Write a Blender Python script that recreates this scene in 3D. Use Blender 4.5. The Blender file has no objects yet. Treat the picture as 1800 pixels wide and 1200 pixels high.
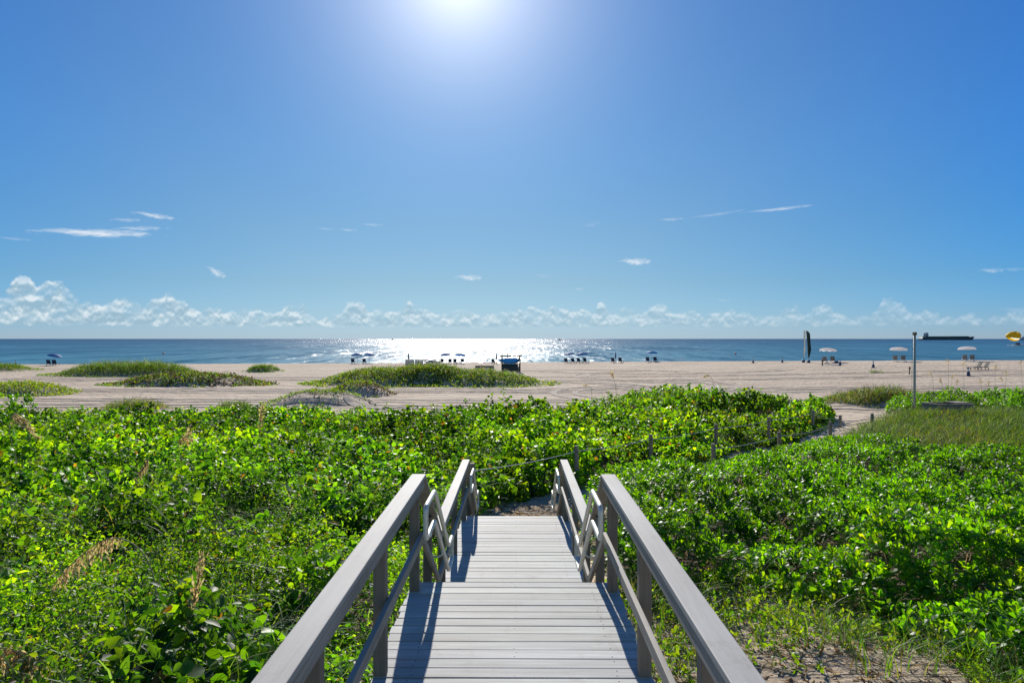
import bpy, bmesh, math, random
import numpy as np
from mathutils import Vector, Matrix, Quaternion
random.seed(7)
rng = np.random.default_rng(11)
R = math.radians
sc = bpy.context.scene
col = sc.collection
CAMZ = 5.0
F = 1200.0                      # focal length in photo pixels (24 mm on 36 mm)

# ------------------------------------------------------------------ helpers
def tag(o, label=None, cat=None, group=None, kind=None):
    if label: o['label'] = label
    if cat: o['category'] = cat
    if group: o['group'] = group
    if kind: o['kind'] = kind
    return o

def empty(name, loc=(0, 0, 0), rz=0.0):
    o = bpy.data.objects.new(name, None)
    o.empty_display_size = 0.2
    col.objects.link(o)
    o.location = loc
    o.rotation_euler = (0, 0, rz)
    return o

def copy_tree(o, parent=None):
    c = o.copy()
    col.objects.link(c)
    if parent is not None:
        c.parent = parent
    for ch in list(o.children):
        copy_tree(ch, c)
    return c

class MB:
    """collects boxes, tubes and prisms, then links them as one mesh object"""
    def __init__(s):
        s.v = []; s.f = []; s.c = []; s.col = (1, 1, 1)
    def add(s, vs, fs):
        b = len(s.v)
        s.v += [tuple(p) for p in vs]
        s.c += [s.col] * len(vs)
        s.f += [tuple(i + b for i in f) for f in fs]
    def box(s, x0, x1, y0, y1, z0, z1):
        vs = [(x0, y0, z0), (x1, y0, z0), (x1, y1, z0), (x0, y1, z0), (x0, y0, z1), (x1, y0, z1), (x1, y1, z1), (x0, y1, z1)]
        s.add(vs, [(0, 3, 2, 1), (4, 5, 6, 7), (0, 1, 5, 4), (1, 2, 6, 5), (2, 3, 7, 6), (3, 0, 4, 7)])
    def cbox(s, c, d, rot=None):
        vs = []
        for z in (-1, 1):
            for (x, y) in ((-1, -1), (1, -1), (1, 1), (-1, 1)):
                p = Vector((x * d[0] / 2, y * d[1] / 2, z * d[2] / 2))
                if rot: p = rot @ p
                vs.append(p + Vector(c))
        s.add(vs, [(0, 3, 2, 1), (4, 5, 6, 7), (0, 1, 5, 4), (1, 2, 6, 5), (2, 3, 7, 6), (3, 0, 4, 7)])
    def beam(s, a, b, w, h):
        """box from a to b; w across (horizontal), h in the upright direction (vertical faces stay plumb)"""
        a = Vector(a); b = Vector(b)
        t = (b - a)
        side = Vector((0, 0, 1)).cross(t).normalized()
        if side.length < 1e-6: side = Vector((1, 0, 0))
        up = Vector((0, 0, 1)) if abs(t.normalized().z) < .95 else Vector((0, 1, 0))
        vs = []
        for p in (a, b):
            for (i, j) in ((-1, -1), (1, -1), (1, 1), (-1, 1)):
                vs.append(p + side * (i * w / 2) + up * (j * h / 2))
        s.add(vs, [(0, 1, 2, 3), (7, 6, 5, 4), (0, 4, 5, 1), (1, 5, 6, 2), (2, 6, 7, 3), (3, 7, 4, 0)])
    def tube(s, pts, r, n=8, closed=False, cap=True):
        pts = [Vector(p) for p in pts]
        m = len(pts)
        rr = r if isinstance(r, (list, tuple)) else [r] * m
        vs = []
        prev = None
        for i, p in enumerate(pts):
            if closed: t = pts[(i + 1) % m] - pts[i - 1]
            else: t = pts[min(i + 1, m - 1)] - pts[max(i - 1, 0)]
            t.normalize()
            if prev is None:
                ref = Vector((1, 0, 0)) if abs(t.x) < .9 else Vector((0, 0, 1))
                prev = t.cross(ref).normalized()
            u = (prev - t * prev.dot(t)).normalized()
            prev = u
            w = t.cross(u)
            for k in range(n):
                a = 2 * math.pi * k / n
                vs.append(p + (u * math.cos(a) + w * math.sin(a)) * rr[i])
        fs = []
        for i in range(m if closed else m - 1):
            j = (i + 1) % m
            for k in range(n):
                l = (k + 1) % n
                fs.append((i * n + k, i * n + l, j * n + l, j * n + k))
        if cap and not closed:
            fs.append(tuple(range(n - 1, -1, -1)))
            fs.append(tuple((m - 1) * n + k for k in range(n)))
        s.add(vs, fs)
    def lathe(s, prof, n=16, cx=0, cy=0, M=None):
        vs = []
        for (r, z) in prof:
            for k in range(n):
                a = 2 * math.pi * k / n
                p = Vector((cx + r * math.cos(a), cy + r * math.sin(a), z))
                vs.append(M @ p if M else p)
        fs = []
        for i in range(len(prof) - 1):
            for k in range(n):
                l = (k + 1) % n
                fs.append((i * n + k, i * n + l, (i + 1) * n + l, (i + 1) * n + k))
        s.add(vs, fs)
    def prism(s, poly, axis, a, b):
        """polygon in the two other axes, extruded along axis from a to b"""
        n = len(poly)
        def P(p, t):
            if axis == 'y': return (p[0], t, p[1])
            if axis == 'x': return (t, p[0], p[1])
            return (p[0], p[1], t)
        vs = [P(p, a) for p in poly] + [P(p, b) for p in poly]
        fs = [tuple(range(n)), tuple(range(2 * n - 1, n - 1, -1))]
        for i in range(n):
            j = (i + 1) % n
            fs.append((i, i + n, j + n, j))
        s.add(vs, fs)
    def build(s, name, mat, parent=None, bevel=0, smooth=False, loc=None):
        me = bpy.data.meshes.new(name)
        me.from_pydata(s.v, [], s.f)
        bm = bmesh.new(); bm.from_mesh(me)
        bmesh.ops.recalc_face_normals(bm, faces=bm.faces)
        bm.to_mesh(me); bm.free()
        at = me.attributes.new('col', 'FLOAT_COLOR', 'POINT')
        at.data.foreach_set('color', np.array([(c[0], c[1], c[2], 1) for c in s.c], dtype=np.float32).ravel())
        if mat: me.materials.append(mat)
        if smooth: me.polygons.foreach_set('use_smooth', [True] * len(me.polygons))
        o = bpy.data.objects.new(name, me)
        col.objects.link(o)
        if parent is not None: o.parent = parent
        if loc is not None: o.location = loc
        if bevel:
            m = o.modifiers.new('edge', 'BEVEL'); m.width = bevel; m.segments = 2; m.limit_method = 'ANGLE'
        return o

def np_mesh(name, V, tmpl_faces, k, N, mat, C=None, parent=None, smooth=False):
    """N copies of a k-vertex template with the same faces, as one mesh"""
    sizes = np.array([len(f) for f in tmpl_faces])
    idx = np.concatenate([np.array(f) for f in tmpl_faces])
    loops = (np.arange(N)[:, None] * k + idx[None, :]).ravel().astype(np.int32)
    tot = np.tile(sizes, N).astype(np.int32)
    start = np.concatenate([[0], np.cumsum(tot)[:-1]]).astype(np.int32)
    me = bpy.data.meshes.new(name)
    me.vertices.add(len(V)); me.vertices.foreach_set('co', V.astype(np.float32).ravel())
    me.loops.add(len(loops)); me.loops.foreach_set('vertex_index', loops)
    me.polygons.add(len(tot)); me.polygons.foreach_set('loop_start', start)
    if smooth: me.polygons.foreach_set('use_smooth', np.ones(len(tot), dtype=bool))
    me.update(calc_edges=True)
    if C is not None:
        at = me.attributes.new('col', 'FLOAT_COLOR', 'POINT')
        cc = np.ones((N, k, 4), dtype=np.float32); cc[:, :, :3] = C[:, None, :]
        at.data.foreach_set('color', cc.ravel())
    me.materials.append(mat)
    o = bpy.data.objects.new(name, me)
    col.objects.link(o)
    if parent is not None: o.parent = parent
    return o

def nrm(a): return a / np.maximum(np.linalg.norm(a, axis=-1, keepdims=True), 1e-9)

def h2(ix, iy, s):
    n = (ix.astype(np.int64) * 374761393 + iy.astype(np.int64) * 668265263 + s * 982451653) & 0xFFFFFFFF
    n = ((n ^ (n >> 13)) * 1274126177) & 0xFFFFFFFF
    n = n ^ (n >> 16)
    return (n & 0xFFFFFF) / float(0xFFFFFF)

def vnoise(x, y, s=0):
    ix = np.floor(x); iy = np.floor(y)
    fx = x - ix; fy = y - iy
    fx = fx * fx * (3 - 2 * fx); fy = fy * fy * (3 - 2 * fy)
    a = h2(ix, iy, s); b = h2(ix + 1, iy, s); c = h2(ix, iy + 1, s); d = h2(ix + 1, iy + 1, s)
    return (a * (1 - fx) + b * fx) * (1 - fy) + (c * (1 - fx) + d * fx) * fy

def fbm(x, y, s=0, o=4):
    t = 0; a = .5; n = 0
    for i in range(o):
        t = t + a * vnoise(x * 2 ** i, y * 2 ** i, s + i * 17); n += a; a *= .5
    return t / n

def domes(x, y, cell, s=0, r0=.55, r1=.45):
    """rounded clumps: 1 on a clump's top, 0 in the gaps between clumps"""
    gx = np.floor(x / cell); gy = np.floor(y / cell)
    best = np.zeros_like(x)
    for i in (-1, 0, 1):
        for j in (-1, 0, 1):
            cx = (gx + i + .15 + .7 * h2(gx + i, gy + j, s)) * cell
            cy = (gy + j + .15 + .7 * h2(gx + i, gy + j, s + 5)) * cell
            r = cell * (r0 + r1 * h2(gx + i, gy + j, s + 9))
            hh = .55 + .45 * h2(gx + i, gy + j, s + 13)
            q = ((x - cx) ** 2 + (y - cy) ** 2) / r ** 2
            best = np.maximum(best, hh * np.sqrt(np.clip(1 - q, 0, 1)))
    return best

def inside(poly, x, y):
    r = np.zeros(x.shape, dtype=bool)
    n = len(poly)
    for i in range(n):
        (x0, y0), (x1, y1) = poly[i], poly[(i + 1) % n]
        c = ((y0 > y) != (y1 > y))
        with np.errstate(divide='ignore', invalid='ignore'):
            xi = (x1 - x0) * (y - y0) / (y1 - y0 + 1e-12) + x0
        r ^= c & (x < xi)
    return r

def segdist(pts, x, y, closed=False):
    d = np.full(x.shape, 1e9)
    n = len(pts)
    for i in range(n if closed else n - 1):
        (x0, y0), (x1, y1) = pts[i], pts[(i + 1) % n]
        dx, dy = x1 - x0, y1 - y0
        t = np.clip(((x - x0) * dx + (y - y0) * dy) / (dx * dx + dy * dy), 0, 1)
        d = np.minimum(d, np.hypot(x - x0 - t * dx, y - y0 - t * dy))
    return d

def sstep(a, b, x):
    t = np.clip((x - a) / (b - a), 0, 1)
    return t * t * (3 - 2 * t)

# ------------------------------------------------------------------ terrain
CREST_X = [-400, -80, -40, 0, 20, 50, 72, 400]
CREST_D = [120, 122, 132, 140, 136, 114, 110, 110]
CREST_ROW = [641, 640.3, 638.5, 636.8, 635.5, 634.0, 633.0, 631]
def crest(x):
    dc = np.interp(x, CREST_X, CREST_D)
    zc = CAMZ - (np.interp(x, CREST_X, CREST_ROW) - 595.3) * dc / F
    return dc, zc

MOUNDS = []          # (cx, cy, rx, ry, height)
def mound_of(px0, px1, ytop, dc, rd, frac, zb=.33):
    cx = ((px0 + px1) / 2 - 908) / F * dc
    rx = (px1 - px0) / 2 / F * dc
    tot = CAMZ - (ytop - 595.3) * dc / F - zb
    MOUNDS.append((cx, dc, rx, rd, max(.1, tot * frac)))
    return cx, dc, rx, rd, tot * (1 - frac)

PATCH = {
 'A': mound_of(100, 352, 636.5, 89, 5.5, .6), 'B': mound_of(200, 465, 654, 70, 4, .72),
 'C': mound_of(-90, 46, 639, 99, 5, .55), 'D': mound_of(-70, 122, 670, 58, 3, .65),
 'E': mound_of(432, 490, 640, 98, 3, .55), 'F': mound_of(556, 815, 645, 72, 6, .72),
 'F2': mound_of(700, 960, 649, 71, 5, .72), 'G': mound_of(572, 690, 669, 56.5, 2.6, .75),
 'H': mound_of(478, 655, 686, 50, 3, .85), 'I': mound_of(168, 298, 703, 44, 1.8, .45),
 'I2': mound_of(368, 445, 702, 43, 1.5, .4), 'J': mound_of(1440, 1650, 675, 50, 3, .4, .5),
}
MOUNDS += [(9.3, 38.5, 8.5, 6.5, .78), (23, 33, 10, 10, .55), (1, 29, 6, 5, .25)]
PATHL = [(0, 13.6), (.9, 16.6), (4.3, 20.6), (8.6, 25.5), (12, 29), (15.6, 32.6), (19, 38), (25, 47)]

GD = [-40, 0, 4, 7, 12, 15, 22, 30, 40, 60]
GZ = [2.4, 2.0, 1.75, 1.5, 1.1, .93, .72, .5, .36, .33]
def ground(x, y):
    x = np.asarray(x, float); y = np.asarray(y, float)
    dc, zc = crest(x)
    near = np.interp(y, GD, GZ)
    t = sstep(50, 1, y) * 0 + np.clip((y - 55) / np.maximum(dc - 55, 1), 0, 1)
    t = t * t * (3 - 2 * t)
    z = near * (1 - t) + zc * t
    over = np.maximum(y - dc, 0)
    z = z - np.minimum(over ** 1.4 * .035, 7)
    for (cx, cy, rx, ry, h) in MOUNDS:
        q = ((x - cx) / rx) ** 2 + ((y - cy) / ry) ** 2
        z = z + h * np.clip(1.08 - q, 0, 1) ** 1.1
    amp = np.interp(y, [0, 20, 50, 100, 140], [.10, .10, .07, .03, .01])
    z = z + amp * (fbm(x * .45, y * .45, 3) - .5) * 2
    pd = segdist(PATHL, x, y)
    z = z - .10 * np.clip(1 - pd / 1.6, 0, 1)
    # keep the soil clear of the boards
    lim = np.interp(y, [-40, 6.5, 8, 12.6, 13.6, 15, 17], [2.1, 1.9, 1.3, 1.15, .95, .93, 9])
    z = np.where((np.abs(x) < 1.4) & (y < 16), np.minimum(z, lim), z)
    return z
def gz(x, y): return float(ground(np.array([x]), np.array([y]))[0])
def X(px, d): return (px - 908) / F * d
def Z(py, d): return CAMZ - (py - 595.3) * d / F

# vegetation outlines in plan
FENCE_FAR = [(-.95, 14.25), (1.75, 19.8), (4.5, 22.9), (7.7, 26.4), (10.8, 29.3), (14.1, 32.6)]
FENCE_NEAR = [(1.05, 14.2), (3.6, 18.4), (6.2, 21.5), (9.6, 25.0), (13.1, 28.6), (16.6, 32), (20.8, 36)]
PL = [(-1.3, -1), (-1.3, 14.6), (-.3, 17.0), (2.0, 19.4), (5.0, 22.5), (8.1, 26.0), (11.2, 29.1), (14.3, 32.3), (15.8, 34.2), (17, 37),
      (13, 43), (7.5, 43), (4.4, 38), (1, 34), (-3.5, 34.2), (-7, 36), (-11, 38), (-20, 38.5), (-30, 38), (-60, 40), (-60, -1)]
PR = [(1.45, 9.6), (1.3, 15.5), (3.5, 18.1), (6.4, 21.3), (9.45, 24.5), (12.0, 27.1), (13.4, 25.6), (14.2, 23.2), (17, 22.6), (22, 21), (30, 19),
      (30, 3), (7.0, 3), (5.0, 6.0), (4.7, 7.8), (4.2, 9.2), (3.0, 10.3), (2.2, 9.8)]
PM = [(11.9, 26.6), (13.4, 28.6), (14.6, 30.2), (16.4, 32.3), (20.2, 36.0), (27, 38), (44, 41), (44, 20), (30, 19.5), (22, 21.5), (17, 23), (14.5, 23.8), (13.4, 25.4)]
PK = [(20.8, 38.6), (24, 44), (34, 45), (42, 42), (42, 36), (27, 36.5), (23, 37.2)]
PW = [(1.15, 3), (1.15, 10), (2.2, 10.4), (3.0, 11), (4.6, 10), (5.4, 8.4), (5.8, 6.2), (7.6, 3)]

def cov_edge(poly, x, y): return np.where(inside(poly, x, y), segdist(poly, x, y, True), 0)

# ------------------------------------------------------------------ materials
def new_mat(name):
    m = bpy.data.materials.new(name); m.use_nodes = True
    nt = m.node_tree
    return m, nt, nt.nodes['Principled BSDF'], nt.nodes['Material Output']
def N(nt, t, **kw):
    n = nt.nodes.new(t)
    for k, v in kw.items(): setattr(n, k, v)
    return n
def ramp(nt, fac, stops, interp='LINEAR'):
    r = N(nt, 'ShaderNodeValToRGB'); r.color_ramp.interpolation = interp
    e = r.color_ramp.elements
    while len(e) > 1: e.remove(e[-1])
    e[0].position = stops[0][0]; e[0].color = (*stops[0][1], 1)
    for p, c in stops[1:]:
        q = e.new(p); q.color = (*c, 1)
    if fac is not None: nt.links.new(fac, r.inputs[0])
    return r.outputs[0]
def noise(nt, vec, scale, detail=4, rough=.55, dist=0, dim='3D'):
    n = N(nt, 'ShaderNodeTexNoise', noise_dimensions=dim)
    n.inputs['Scale'].default_value = scale; n.inputs['Detail'].default_value = detail
    n.inputs['Roughness'].default_value = rough; n.inputs['Distortion'].default_value = dist
    if vec is not None: nt.links.new(vec, n.inputs['Vector'])
    return n.outputs[0]
def mth(nt, op, a, b=None, clamp=False):
    n = N(nt, 'ShaderNodeMath', operation=op, use_clamp=clamp)
    for i, v in enumerate((a, b)):
        if v is None: continue
        if isinstance(v, (int, float)): n.inputs[i].default_value = v
        else: nt.links.new(v, n.inputs[i])
    return n.outputs[0]
def mixc(nt, f, a, b, mode='MIX'):
    n = N(nt, 'ShaderNodeMix', data_type='RGBA', blend_type=mode)
    for i, v in ((0, f), (6, a), (7, b)):
        if isinstance(v, (int, float)): n.inputs[i].default_value = v
        elif isinstance(v, tuple): n.inputs[i].default_value = (*v, 1)
        else: nt.links.new(v, n.inputs[i])
    return n.outputs[2]
def mapping(nt, src, scale=(1, 1, 1), rot=(0, 0, 0)):
    m = N(nt, 'ShaderNodeMapping'); m.inputs['Scale'].default_value = scale; m.inputs['Rotation'].default_value = rot
    nt.links.new(src, m.inputs['Vector']); return m.outputs[0]
def objco(nt): return N(nt, 'ShaderNodeTexCoord').outputs['Object']
def bump(nt, h, strength, dist, bsdf, normal=None):
    b = N(nt, 'ShaderNodeBump'); b.inputs['Strength'].default_value = strength; b.inputs['Distance'].default_value = dist
    nt.links.new(h, b.inputs['Height'])
    if normal is not None: nt.links.new(normal, b.inputs['Normal'])
    if bsdf is not None: nt.links.new(b.outputs[0], bsdf.inputs['Normal'])
    return b.outputs[0]

def plain(name, c, rough=.6, metal=0, var=.15, scale=6.0):
    m, nt, b, o = new_mat(name)
    n = noise(nt, objco(nt), scale, 5)
    lo = tuple(v * (1 - var) for v in c); hi = tuple(min(1, v * (1 + var)) for v in c)
    nt.links.new(ramp(nt, n, [(.3, lo), (.7, hi)]), b.inputs['Base Color'])
    b.inputs['Roughness'].default_value = rough; b.inputs['Metallic'].default_value = metal
    if rough >= .6: b.inputs['Specular IOR Level'].default_value = .2
    return m

def leaf_mat(name, tcol=(2.2, 2.0, .55), tmix=.42, rough=.38, spec=.5):
    m, nt, b, o = new_mat(name)
    at = N(nt, 'ShaderNodeAttribute', attribute_name='col')
    nt.links.new(at.outputs['Color'], b.inputs['Base Color'])
    b.inputs['Roughness'].default_value = rough
    b.inputs['Specular IOR Level'].default_value = spec
    t = N(nt, 'ShaderNodeBsdfTranslucent')
    nt.links.new(mixc(nt, 1.0, at.outputs['Color'], tcol, 'MULTIPLY'), t.inputs['Color'])
    mx = N(nt, 'ShaderNodeMixShader'); mx.inputs[0].default_value = tmix
    nt.links.new(b.outputs[0], mx.inputs[1]); nt.links.new(t.outputs[0], mx.inputs[2])
    nt.links.new(mx.outputs[0], o.inputs['Surface'])
    return m

def wood_mat(name, c, axis='x', rough=.65, var=.25, contrast=1.0):
    """weathered boards: long grain along one axis, per-board tint in the 'col' attribute"""
    m, nt, b, o = new_mat(name)
    co = objco(nt)
    s = {'x': (1.2, 26, 26), 'y': (26, 1.2, 26), 'z': (26, 26, 1.2)}[axis]
    g = noise(nt, mapping(nt, co, s), 1.0, 6, .65, .4)
    big = noise(nt, co, .9, 3)
    lo = tuple(v * (1 - var) for v in c); hi = tuple(min(1, v * (1 + var)) for v in c)
    cc = ramp(nt, g, [(.28, lo), (.5, c), (.72, hi)])
    cc = mixc(nt, .5, cc, ramp(nt, big, [(.3, (.70, .67, .62)), (.7, (1.1, 1.1, 1.1))]), 'MULTIPLY')
    stain = noise(nt, mapping(nt, co, (3.5, 2.6, 3)), 1.0, 6, .75)
    cc = mixc(nt, .55, cc, ramp(nt, stain, [(.30, (.62, .57, .50)), (.44, (1, 1, 1)), (.66, (1, 1, 1)), (.74, (1.12, 1.08, 1.0))]), 'MULTIPLY')
    fine = noise(nt, co, 130, 3)
    cc = mixc(nt, .25, cc, ramp(nt, fine, [(.3, (.7, .7, .7)), (.7, (1.15, 1.15, 1.15))]), 'MULTIPLY')
    at = N(nt, 'ShaderNodeAttribute', attribute_name='col')
    cc = mixc(nt, 1.0, cc, at.outputs['Color'], 'MULTIPLY')
    nt.links.new(cc, b.inputs['Base Color'])
    b.inputs['Roughness'].default_value = rough; b.inputs['Specular IOR Level'].default_value = .35
    bump(nt, g, .3, .004, b)
    return m

M = {}
M['deck'] = wood_mat('deck boards', (.385, .385, .372), 'x', .72, .30)
M['cap'] = wood_mat('rail cap', (.345, .335, .32), 'y', .7, .13)
M['fascia'] = wood_mat('rail fascia', (.26, .245, .225), 'y', .7, .45)
M['post'] = wood_mat('rail post', (.20, .165, .13), 'z', .75, .25)
M['midrail'] = wood_mat('mid rail', (.27, .25, .225), 'y', .7, .3)
M['fencepost'] = wood_mat('fence post', (.30, .245, .18), 'z', .8, .3)
M['greywood'] = wood_mat('grey timber', (.27, .235, .185), 'x', .8, .3)
M['brownwood'] = wood_mat('brown timber', (.20, .15, .10), 'z', .8, .3)
M['darkwood'] = wood_mat('dark stand timber', (.085, .075, .05), 'z', .8, .3)
M['darkpanel'] = wood_mat('dark stand panel', (.055, .065, .06), 'x', .8, .3)
M['teal'] = plain('dark teal paint', (.012, .05, .065), .6)
M['pipe'] = plain('brushed pipe', (.66, .64, .57), .45, .35, .1, 20)
M['rope'] = plain('grey rope', (.36, .36, .35), .8, 0, .3, 40)
M['metal'] = plain('galvanised metal', (.34, .37, .34), .65, .2, .15, 8)
M['darkmetal'] = plain('dark metal', (.05, .055, .06), .5, .4)
M['screw'] = plain('screw', (.05, .045, .04), .5, .5)
M['blue'] = leaf_mat('blue umbrella cloth', (1.6, 1.8, 1.8), .5, .6, .2)
M['white'] = leaf_mat('white umbrella cloth', (1.1, 1.08, 1.05), .65, .6, .2)
M['navy'] = plain('navy vinyl', (.02, .04, .10), .5)
M['navysling'] = plain('navy sling', (.025, .045, .09), .7)
M['greysling'] = plain('grey sling', (.22, .22, .22), .7)
M['darksling'] = plain('dark sling', (.06, .055, .05), .7)
M['paleframe'] = plain('pale frame', (.62, .62, .60), .5)
M['whiteplastic'] = plain('white plastic', (.75, .75, .73), .4)
M['bluetarp'] = plain('blue kayak shell', (.015, .32, .75), .4)
M['red'] = plain('red plastic', (.65, .06, .05), .4)
M['flagdark'] = leaf_mat('dark flag cloth', (1, 1, 1), .2, .7, .2)
M['hull'] = plain('dark ship hull', (.045, .075, .085), .6, 0, .2, .02)
M['shipgrey'] = plain('grey ship paint', (.22, .29, .34), .6, 0, .1, .02)
M['yellow'] = leaf_mat('yellow parachute cloth', (1.1, 1.0, .9), .4, .6, .2)
M['dark'] = plain('dark trim', (.03, .03, .035), .6)
M['grape'] = leaf_mat('broad green leaves', (4.5, 4.0, .40), .52, .46, .3)
M['naupaka'] = leaf_mat('spoon leaves', (4.4, 4.0, .3), .55, .42, .35)
M['grass'] = leaf_mat('grass blades', (3.2, 3.0, .8), .5, .55, .35)
M['creeper'] = leaf_mat('small leaves', (4.2, 3.7, .5), .52, .5, .35)
M['straw'] = leaf_mat('seed heads', (1.7, 1.5, 1.0), .5, .7, .2)
M['stem'] = plain('brown stem', (.12, .085, .05), .85)
M['petal'] = leaf_mat('pink petals', (1.2, 1.1, 1.2), .4, .5, .3)

def sand_material():
    m, nt, b, o = new_mat('beach sand and soil')
    co = objco(nt)
    n1 = noise(nt, co, .12, 5, .6); n2 = noise(nt, co, 2.2, 5, .6); n3 = noise(nt, co, 60, 3)
    c = ramp(nt, n1, [(.3, (.50, .395, .29)), (.7, (.60, .49, .375))])
    c = mixc(nt, .5, c, ramp(nt, n2, [(.3, (.80, .79, .78)), (.65, (1.05, 1.05, 1.05))]), 'MULTIPLY')
    c = mixc(nt, .35, c, ramp(nt, n3, [(.3, (.75, .75, .75)), (.7, (1.15, 1.15, 1.15))]), 'MULTIPLY')
    # driven streaks along the beach
    st = noise(nt, mapping(nt, co, (.05, 1.15, 1), (0, 0, R(2))), 1.0, 5, .62, .8)
    c = mixc(nt, .55, c, ramp(nt, st, [(.34, (.58, .57, .57)), (.46, (.96, .96, .96)), (.62, (1.08, 1.07, 1.06))]), 'MULTIPLY')
    # litter under the plants
    at = N(nt, 'ShaderNodeAttribute', attribute_name='litter')
    ln = noise(nt, co, 7, 6, .7)
    f = mth(nt, 'ADD', at.outputs['Fac'], mth(nt, 'MULTIPLY', mth(nt, 'SUBTRACT', ln, .5), 1.1))
    f = mth(nt, 'MULTIPLY', f, mth(nt, 'GREATER_THAN', at.outputs['Fac'], .02), True)
    lit = ramp(nt, noise(nt, co, 34, 5, .7), [(.3, (.022, .017, .011)), (.52, (.085, .062, .04)), (.74, (.27, .21, .15))])
    c = mixc(nt, f, c, lit)
    nt.links.new(c, b.inputs['Base Color'])
    b.inputs['Roughness'].default_value = .95; b.inputs['Specular IOR Level'].default_value = .15
    foot = N(nt, 'ShaderNodeTexVoronoi', feature='SMOOTH_F1'); foot.inputs['Scale'].default_value = 1.7
    nt.links.new(mapping(nt, co, (1, .8, 1)), foot.inputs['Vector'])
    fh = ramp(nt, foot.outputs['Distance'], [(.05, (0, 0, 0)), (.42, (1, 1, 1))])
    h = mth(nt, 'ADD', mth(nt, 'MULTIPLY', fh, .55), mth(nt, 'MULTIPLY', n2, .9))
    h = mth(nt, 'ADD', h, mth(nt, 'MULTIPLY', st, 1.5))
    lump_ = noise(nt, mapping(nt, co, (.35, .9, 1)), 1.0, 4, .6)
    h = mth(nt, 'ADD', h, mth(nt, 'MULTIPLY', lump_, 3.0))
    nb = bump(nt, h, 1.0, .16, None)
    bump(nt, noise(nt, co, 14, 5, .7), .6, .02, b, nb)
    return m
M['sand'] = sand_material()

def track_material():
    m, nt, b, o = new_mat('packed sand in the ruts')
    co = objco(nt)
    n = noise(nt, co, 3, 5, .7)
    nt.links.new(ramp(nt, n, [(.3, (.27, .22, .175)), (.7, (.40, .33, .265))]), b.inputs['Base Color'])
    b.inputs['Roughness'].default_value = .95
    bump(nt, noise(nt, co, 5, 4), .8, .08, b)
    return m
M['track'] = track_material()

def water_material():
    m, nt, b, o = new_mat('sea water')
    g = N(nt, 'ShaderNodeNewGeometry')
    sep = N(nt, 'ShaderNodeSeparateXYZ'); nt.links.new(g.outputs['Position'], sep.inputs[0])
    dl = mth(nt, 'DIVIDE', sep.outputs['Y'], 3000.0, True)
    pos = g.outputs['Position']
    patch = noise(nt, mapping(nt, pos, (.012, .0035, 1)), 1.0, 5, .6)
    deep = ramp(nt, dl, [(0.04, (.058, .195, .265)), (.12, (.045, .165, .25)), (.35, (.036, .130, .22)), (1, (.030, .10, .185))])
    c = mixc(nt, .7, deep, ramp(nt, patch, [(.3, (.62, .68, .74)), (.7, (1.25, 1.2, 1.15))]), 'MULTIPLY')
    def slopes(sc_, amp, det):
        n = N(nt, 'ShaderNodeTexNoise'); n.inputs['Scale'].default_value = 1.0; n.inputs['Detail'].default_value = det; n.inputs['Roughness'].default_value = .65
        nt.links.new(mapping(nt, pos, sc_), n.inputs['Vector'])
        v = N(nt, 'ShaderNodeVectorMath', operation='SUBTRACT'); nt.links.new(n.outputs['Color'], v.inputs[0]); v.inputs[1].default_value = (.5, .5, .5)
        w_ = N(nt, 'ShaderNodeVectorMath', operation='MULTIPLY'); nt.links.new(v.outputs[0], w_.inputs[0]); w_.inputs[1].default_value = (amp, amp, 0)
        return w_.outputs[0]
    ad = N(nt, 'ShaderNodeVectorMath', operation='ADD'); nt.links.new(slopes((.75, .045, 1), WATER_BUMP * 1.1, 3), ad.inputs[0]); nt.links.new(slopes((.06, .006, 1), WATER_BUMP * .5, 2), ad.inputs[1])
    a2 = N(nt, 'ShaderNodeVectorMath', operation='ADD'); nt.links.new(ad.outputs[0], a2.inputs[0]); a2.inputs[1].default_value = (0, 0, 1)
    nz = N(nt, 'ShaderNodeVectorMath', operation='NORMALIZE'); nt.links.new(a2.outputs[0], nz.inputs[0]); nb = nz.outputs[0]
    # a choppy sea: a broad facet reflection over the body colour of the water
    df = N(nt, 'ShaderNodeBsdfDiffuse'); nt.links.new(c, df.inputs['Color']); nt.links.new(nb, df.inputs['Normal'])
    gl = N(nt, 'ShaderNodeBsdfGlossy', distribution='GGX'); gl.inputs['Roughness'].default_value = WATER_ROUGH; nt.links.new(nb, gl.inputs['Normal'])
    mx = N(nt, 'ShaderNodeMixShader'); mx.inputs[0].default_value = WATER_SPEC
    nt.links.new(df.outputs[0], mx.inputs[1]); nt.links.new(gl.outputs[0], mx.inputs[2]); nt.links.new(mx.outputs[0], o.inputs['Surface'])
    nt.nodes.remove(b)
    return m
WATER_ROUGH, WATER_SPEC, WATER_BUMP = .24, .16, 1.4
M['water'] = water_material()

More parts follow.
